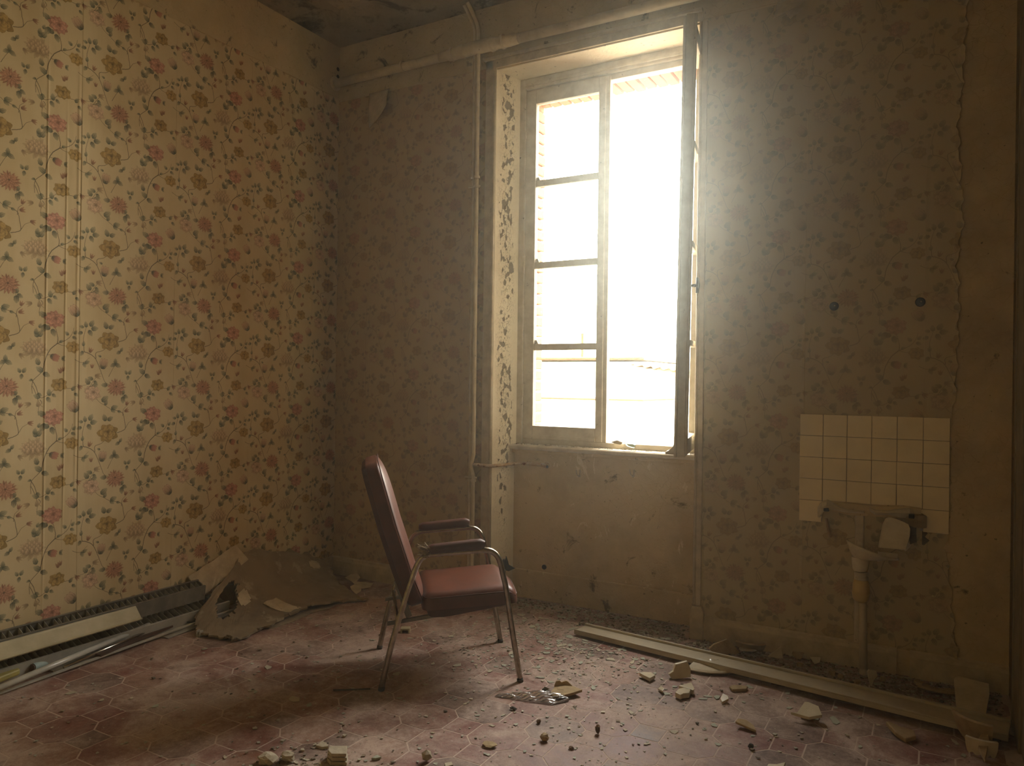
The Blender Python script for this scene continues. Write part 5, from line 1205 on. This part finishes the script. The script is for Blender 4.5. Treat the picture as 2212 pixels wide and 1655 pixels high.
# ================================================================== PAINT FLAKES AND DIRT
fm = []
for k in range(7):
    n = random.choice((5, 6, 7)); m = MB(); st = random.uniform(.6, 1.0)
    top = []
    for i in range(n):
        a = 2 * PI * i / n + random.uniform(-.3, .3); r = random.uniform(.55, 1.0)
        x, y = r * math.cos(a), r * st * math.sin(a); top.append((x, y, .16 * x * x + .05 * y + .03))
    m.prism([(x, y, z - .05) for x, y, z in top], (0, 0, .07)); fm.append(m)
me_f = [m.mesh('paint_flake') for m in fm]; me_w = [m.mesh('paint_flake') for m in fm]
for a in me_f: a.materials.append(FLAKE)
for a in me_w: a.materials.append(FLAKEW)
random.seed(21)
BUSY = [(1.70, -1.04, .05)]
PKN = Vector((-(B0 - A0).y, (B0 - A0).x, 0)).normalized()
def side_of_plank(x, y): return (Vector((x, y, 0)) - A0).dot(PKN)
def dens(x, y):
    d = 0.06
    if y > -.05 and 1.4 < x < 2.6: d += 1.2
    d += 1.0 * math.exp(-(((x - 2.0) / .42) ** 2 + ((y + .30) / .34) ** 2))
    d += .55 * math.exp(-(((x - 2.25) / .40) ** 2 + ((y + .60) / .35) ** 2))
    d += .40 * math.exp(-(((x - 1.75) / .3) ** 2 + ((y + .80) / .3) ** 2))
    if side_of_plank(x, y) > .14 and x > 2.0: d += .7
    d += .5 * math.exp(-(((x - 1.95) / .22) ** 2 + ((y + 2.15) / .14) ** 2))
    d += .10 * math.exp(-(((x - 2.5) / .7) ** 2 + ((y + 1.2) / .6) ** 2))
    d += .20 * math.exp(-(((x - .9) / .35) ** 2 + ((y + .9) / .5) ** 2))
    return d
def blocked(x, y):
    if x < .03 or x > 4.09 or y < -2.7: return True
    if y > -.02 and not (1.40 < x < 2.60): return True
    if y > .175: return True
    s_ = side_of_plank(x, y)
    if -.015 < s_ < .16 and 2.03 < x < 4.1: return True
    if x < .68 and y > -1.42 and x < .60 + .1 * (y > -.6): return True
    if x < .34 and y < -1.0: return True
    return False
ZN = ((lambda x, y: y > -.45 and x < 2.75, 'grey green paint flake in the drift under the window', 'flakes drifted under the window', 0, 110),
      (lambda x, y: x >= 2.0 and side_of_plank(x, y) > .14, 'pale flake in the dirt behind the plank', 'flakes behind the plank', 1, 36),
      (lambda x, y: 1.9 < x and y <= -.45 and y > -1.05, 'grey green paint flake on the red tiles before the plank', 'flakes between chair and plank', 0, 74),
      (lambda x, y: y <= -.45 and x <= 1.9 and y > -1.35, 'pale flake on the tiles around the chair legs', 'flakes round the chair', 1, 40),
      (lambda x, y: True, 'pale flake scattered on the near tiles', 'flakes on the near tiles', 1, 40))
cnt = [0] * 5; tries = 0
while sum(cnt) < 300 and tries < 60000:
    tries += 1
    x, y = random.uniform(.3, 4.05), random.uniform(-2.35, .18)
    if blocked(x, y) or random.random() > dens(x, y): continue
    k = next(i for i, z in enumerate(ZN) if z[0](x, y))
    if cnt[k] >= ZN[k][4]: continue
    q = project((x, y, 0))
    if not q or not (0 < q[0] < 2212) or q[1] > 1670: continue
    cnt[k] += 1
    me = random.choice(me_w if (ZN[k][3] and random.random() < .7) or random.random() < .15 else me_f)
    s_ = random.uniform(.011, .024) * (1.35 if k in (0, 2) else 1) * (1.5 if random.random() < .15 else 1)
    o = bpy.data.objects.new('paint_flake', me); C.objects.link(o)
    o.location = (x, y, .002); o.scale = (s_, s_ * random.uniform(.6, 1), .012 * random.uniform(.6, 1.6)); o.rotation_euler = (random.uniform(-.06, .06), random.uniform(-.06, .06), random.uniform(0, 6.28))
    tag(o, ZN[k][1], 'paint flake', ZN[k][2])
def scatter(name, label, mat, N, smin, smax, fn, seed, flat=.3):
    r = np.random.default_rng(seed); m = MB(); k = 0; tr = 0
    while k < N and tr < N * 60:
        tr += 1
        x, y = r.uniform(.05, 4.08), r.uniform(-2.6, .19)
        if blocked(x, y) or r.random() > fn(x, y): continue
        k += 1; s_ = smin + (smax - smin) * r.random() ** 3; a0 = r.uniform(0, 6.28); z0 = .0004 + r.random() * .002
        b = []
        for i in range(4):
            a = a0 + i * PI / 2 + r.uniform(-.4, .4); rr = s_ * r.uniform(.5, 1.1)
            b.append((x + rr * math.cos(a), y + rr * math.sin(a), z0 + r.uniform(0, .25) * s_))
        h = s_ * flat * r.uniform(.5, 1.5)
        m.add(b + [(px, py, z + h) for px, py, z in b], [(4, 5, 6, 7), (0, 1, 5, 4), (1, 2, 6, 5), (2, 3, 7, 6), (3, 0, 4, 7)])
    o = m.build(name, mat, origin=(2, -.6, 0)); return tag(o, label, 'debris', kind='stuff')
scatter('paint_chips', 'fine grey green paint chips strewn over the whole tile floor', CHIPS, 7000, .0025, .012, lambda x, y: min(1, .75 * dens(x, y)), 4, .09)
scatter('dirt_crumbs', 'dirt and crumbs gathered along the window wall and behind the plank', DUST, 5200, .002, .012,
        lambda x, y: min(1, 1.1 * math.exp(-((y - .14) / .16) ** 2) * (1.4 < x < 2.6) + (.9 if side_of_plank(x, y) > .14 and x > 2.0 else 0) + .8 * math.exp(-(((x - 1.95) / .25) ** 2 + ((y + 2.2) / .16) ** 2)) + .012), 5, .4)
# flakes on the sill
m = MB()
for k in range(260):
    x, y = random.uniform(1.41, 2.58), random.uniform(.152, .215); s_ = random.uniform(.002, .010); a0 = random.uniform(0, 6.28); z = 1.000
    b = [(x + s_ * math.cos(a0 + i * PI / 2) * random.uniform(.5, 1.2), min(y + .7 * s_ * math.sin(a0 + i * PI / 2), .222), z + random.uniform(0, .004)) for i in range(4)]
    m.add(b + [(p_[0], p_[1], p_[2] + .0012) for p_ in b], [(4, 5, 6, 7), (0, 1, 5, 4), (1, 2, 6, 5), (2, 3, 7, 6), (3, 0, 4, 7)])
tag(m.build('sill_chips', CHIPS, origin=(2, .18, 1.0)), 'loose paint chips scattered along the window sill', 'debris', kind='stuff')
tag(MB().prism(px_poly([(1702, 22), (1718, 15), (1734, 17), (1727, 26), (1712, 35), (1700, 36)], -.03), (0, .004, 0)).build('torn_wallpaper_flap', PAPER, wb))

# ================================================================== HAZE
hz, t, b = new_mat('veil_air'); t.nodes.remove(b)  # thin haze added to the room air, mostly standing in for lens veil
vsc = nd(t, 'ShaderNodeVolumeScatter'); vsc.inputs['Color'].default_value = (.97, 1.0, .90, 1); vsc.inputs['Density'].default_value = HAZE; vsc.inputs['Anisotropy'].default_value = .75
t.links.new(vsc.outputs[0], t.nodes['Material Output'].inputs['Volume'])
ha = MB().box(.0, XR, YF, -.001, .0, ZC).build('veil_haze', hz); tag(ha, 'thin haze added through the whole room as a lens veil', 'haze', kind='stuff')
# thicker ball of haze added to imitate lens glare beside the open sash
HC, HR = Vector((2.94, -.70, 2.42)), Vector((1.15, .68, 1.36))
hd, t, b = new_mat('window_glare'); t.nodes.remove(b)
tcn = nd(t, 'ShaderNodeTexCoord'); ln = nd(t, 'ShaderNodeVectorMath', operation='LENGTH'); t.links.new(tcn.outputs['Object'], ln.inputs[0])
mr = nd(t, 'ShaderNodeMapRange', interpolation_type='SMOOTHSTEP'); t.links.new(ln.outputs['Value'], mr.inputs['Value'])
mr.inputs['From Min'].default_value = 0.0; mr.inputs['From Max'].default_value = 1.0; mr.inputs['To Min'].default_value = GLARE; mr.inputs['To Max'].default_value = 0.0
vsc = nd(t, 'ShaderNodeVolumeScatter'); vsc.inputs['Color'].default_value = (.84, .97, .95, 1); vsc.inputs['Anisotropy'].default_value = .70
t.links.new(mr.outputs['Result'], vsc.inputs['Density']); t.links.new(vsc.outputs[0], t.nodes['Material Output'].inputs['Volume'])
bm = bmesh.new(); bmesh.ops.create_icosphere(bm, subdivisions=3, radius=1.0); me = bpy.data.meshes.new('glare_haze'); bm.to_mesh(me); bm.free(); me.materials.append(hd)
dd = bpy.data.objects.new('glare_haze', me); C.objects.link(dd); dd.location = HC; dd.scale = HR
tag(dd, 'pale ball of haze added as lens glare beside the open sash', 'haze', kind='stuff')
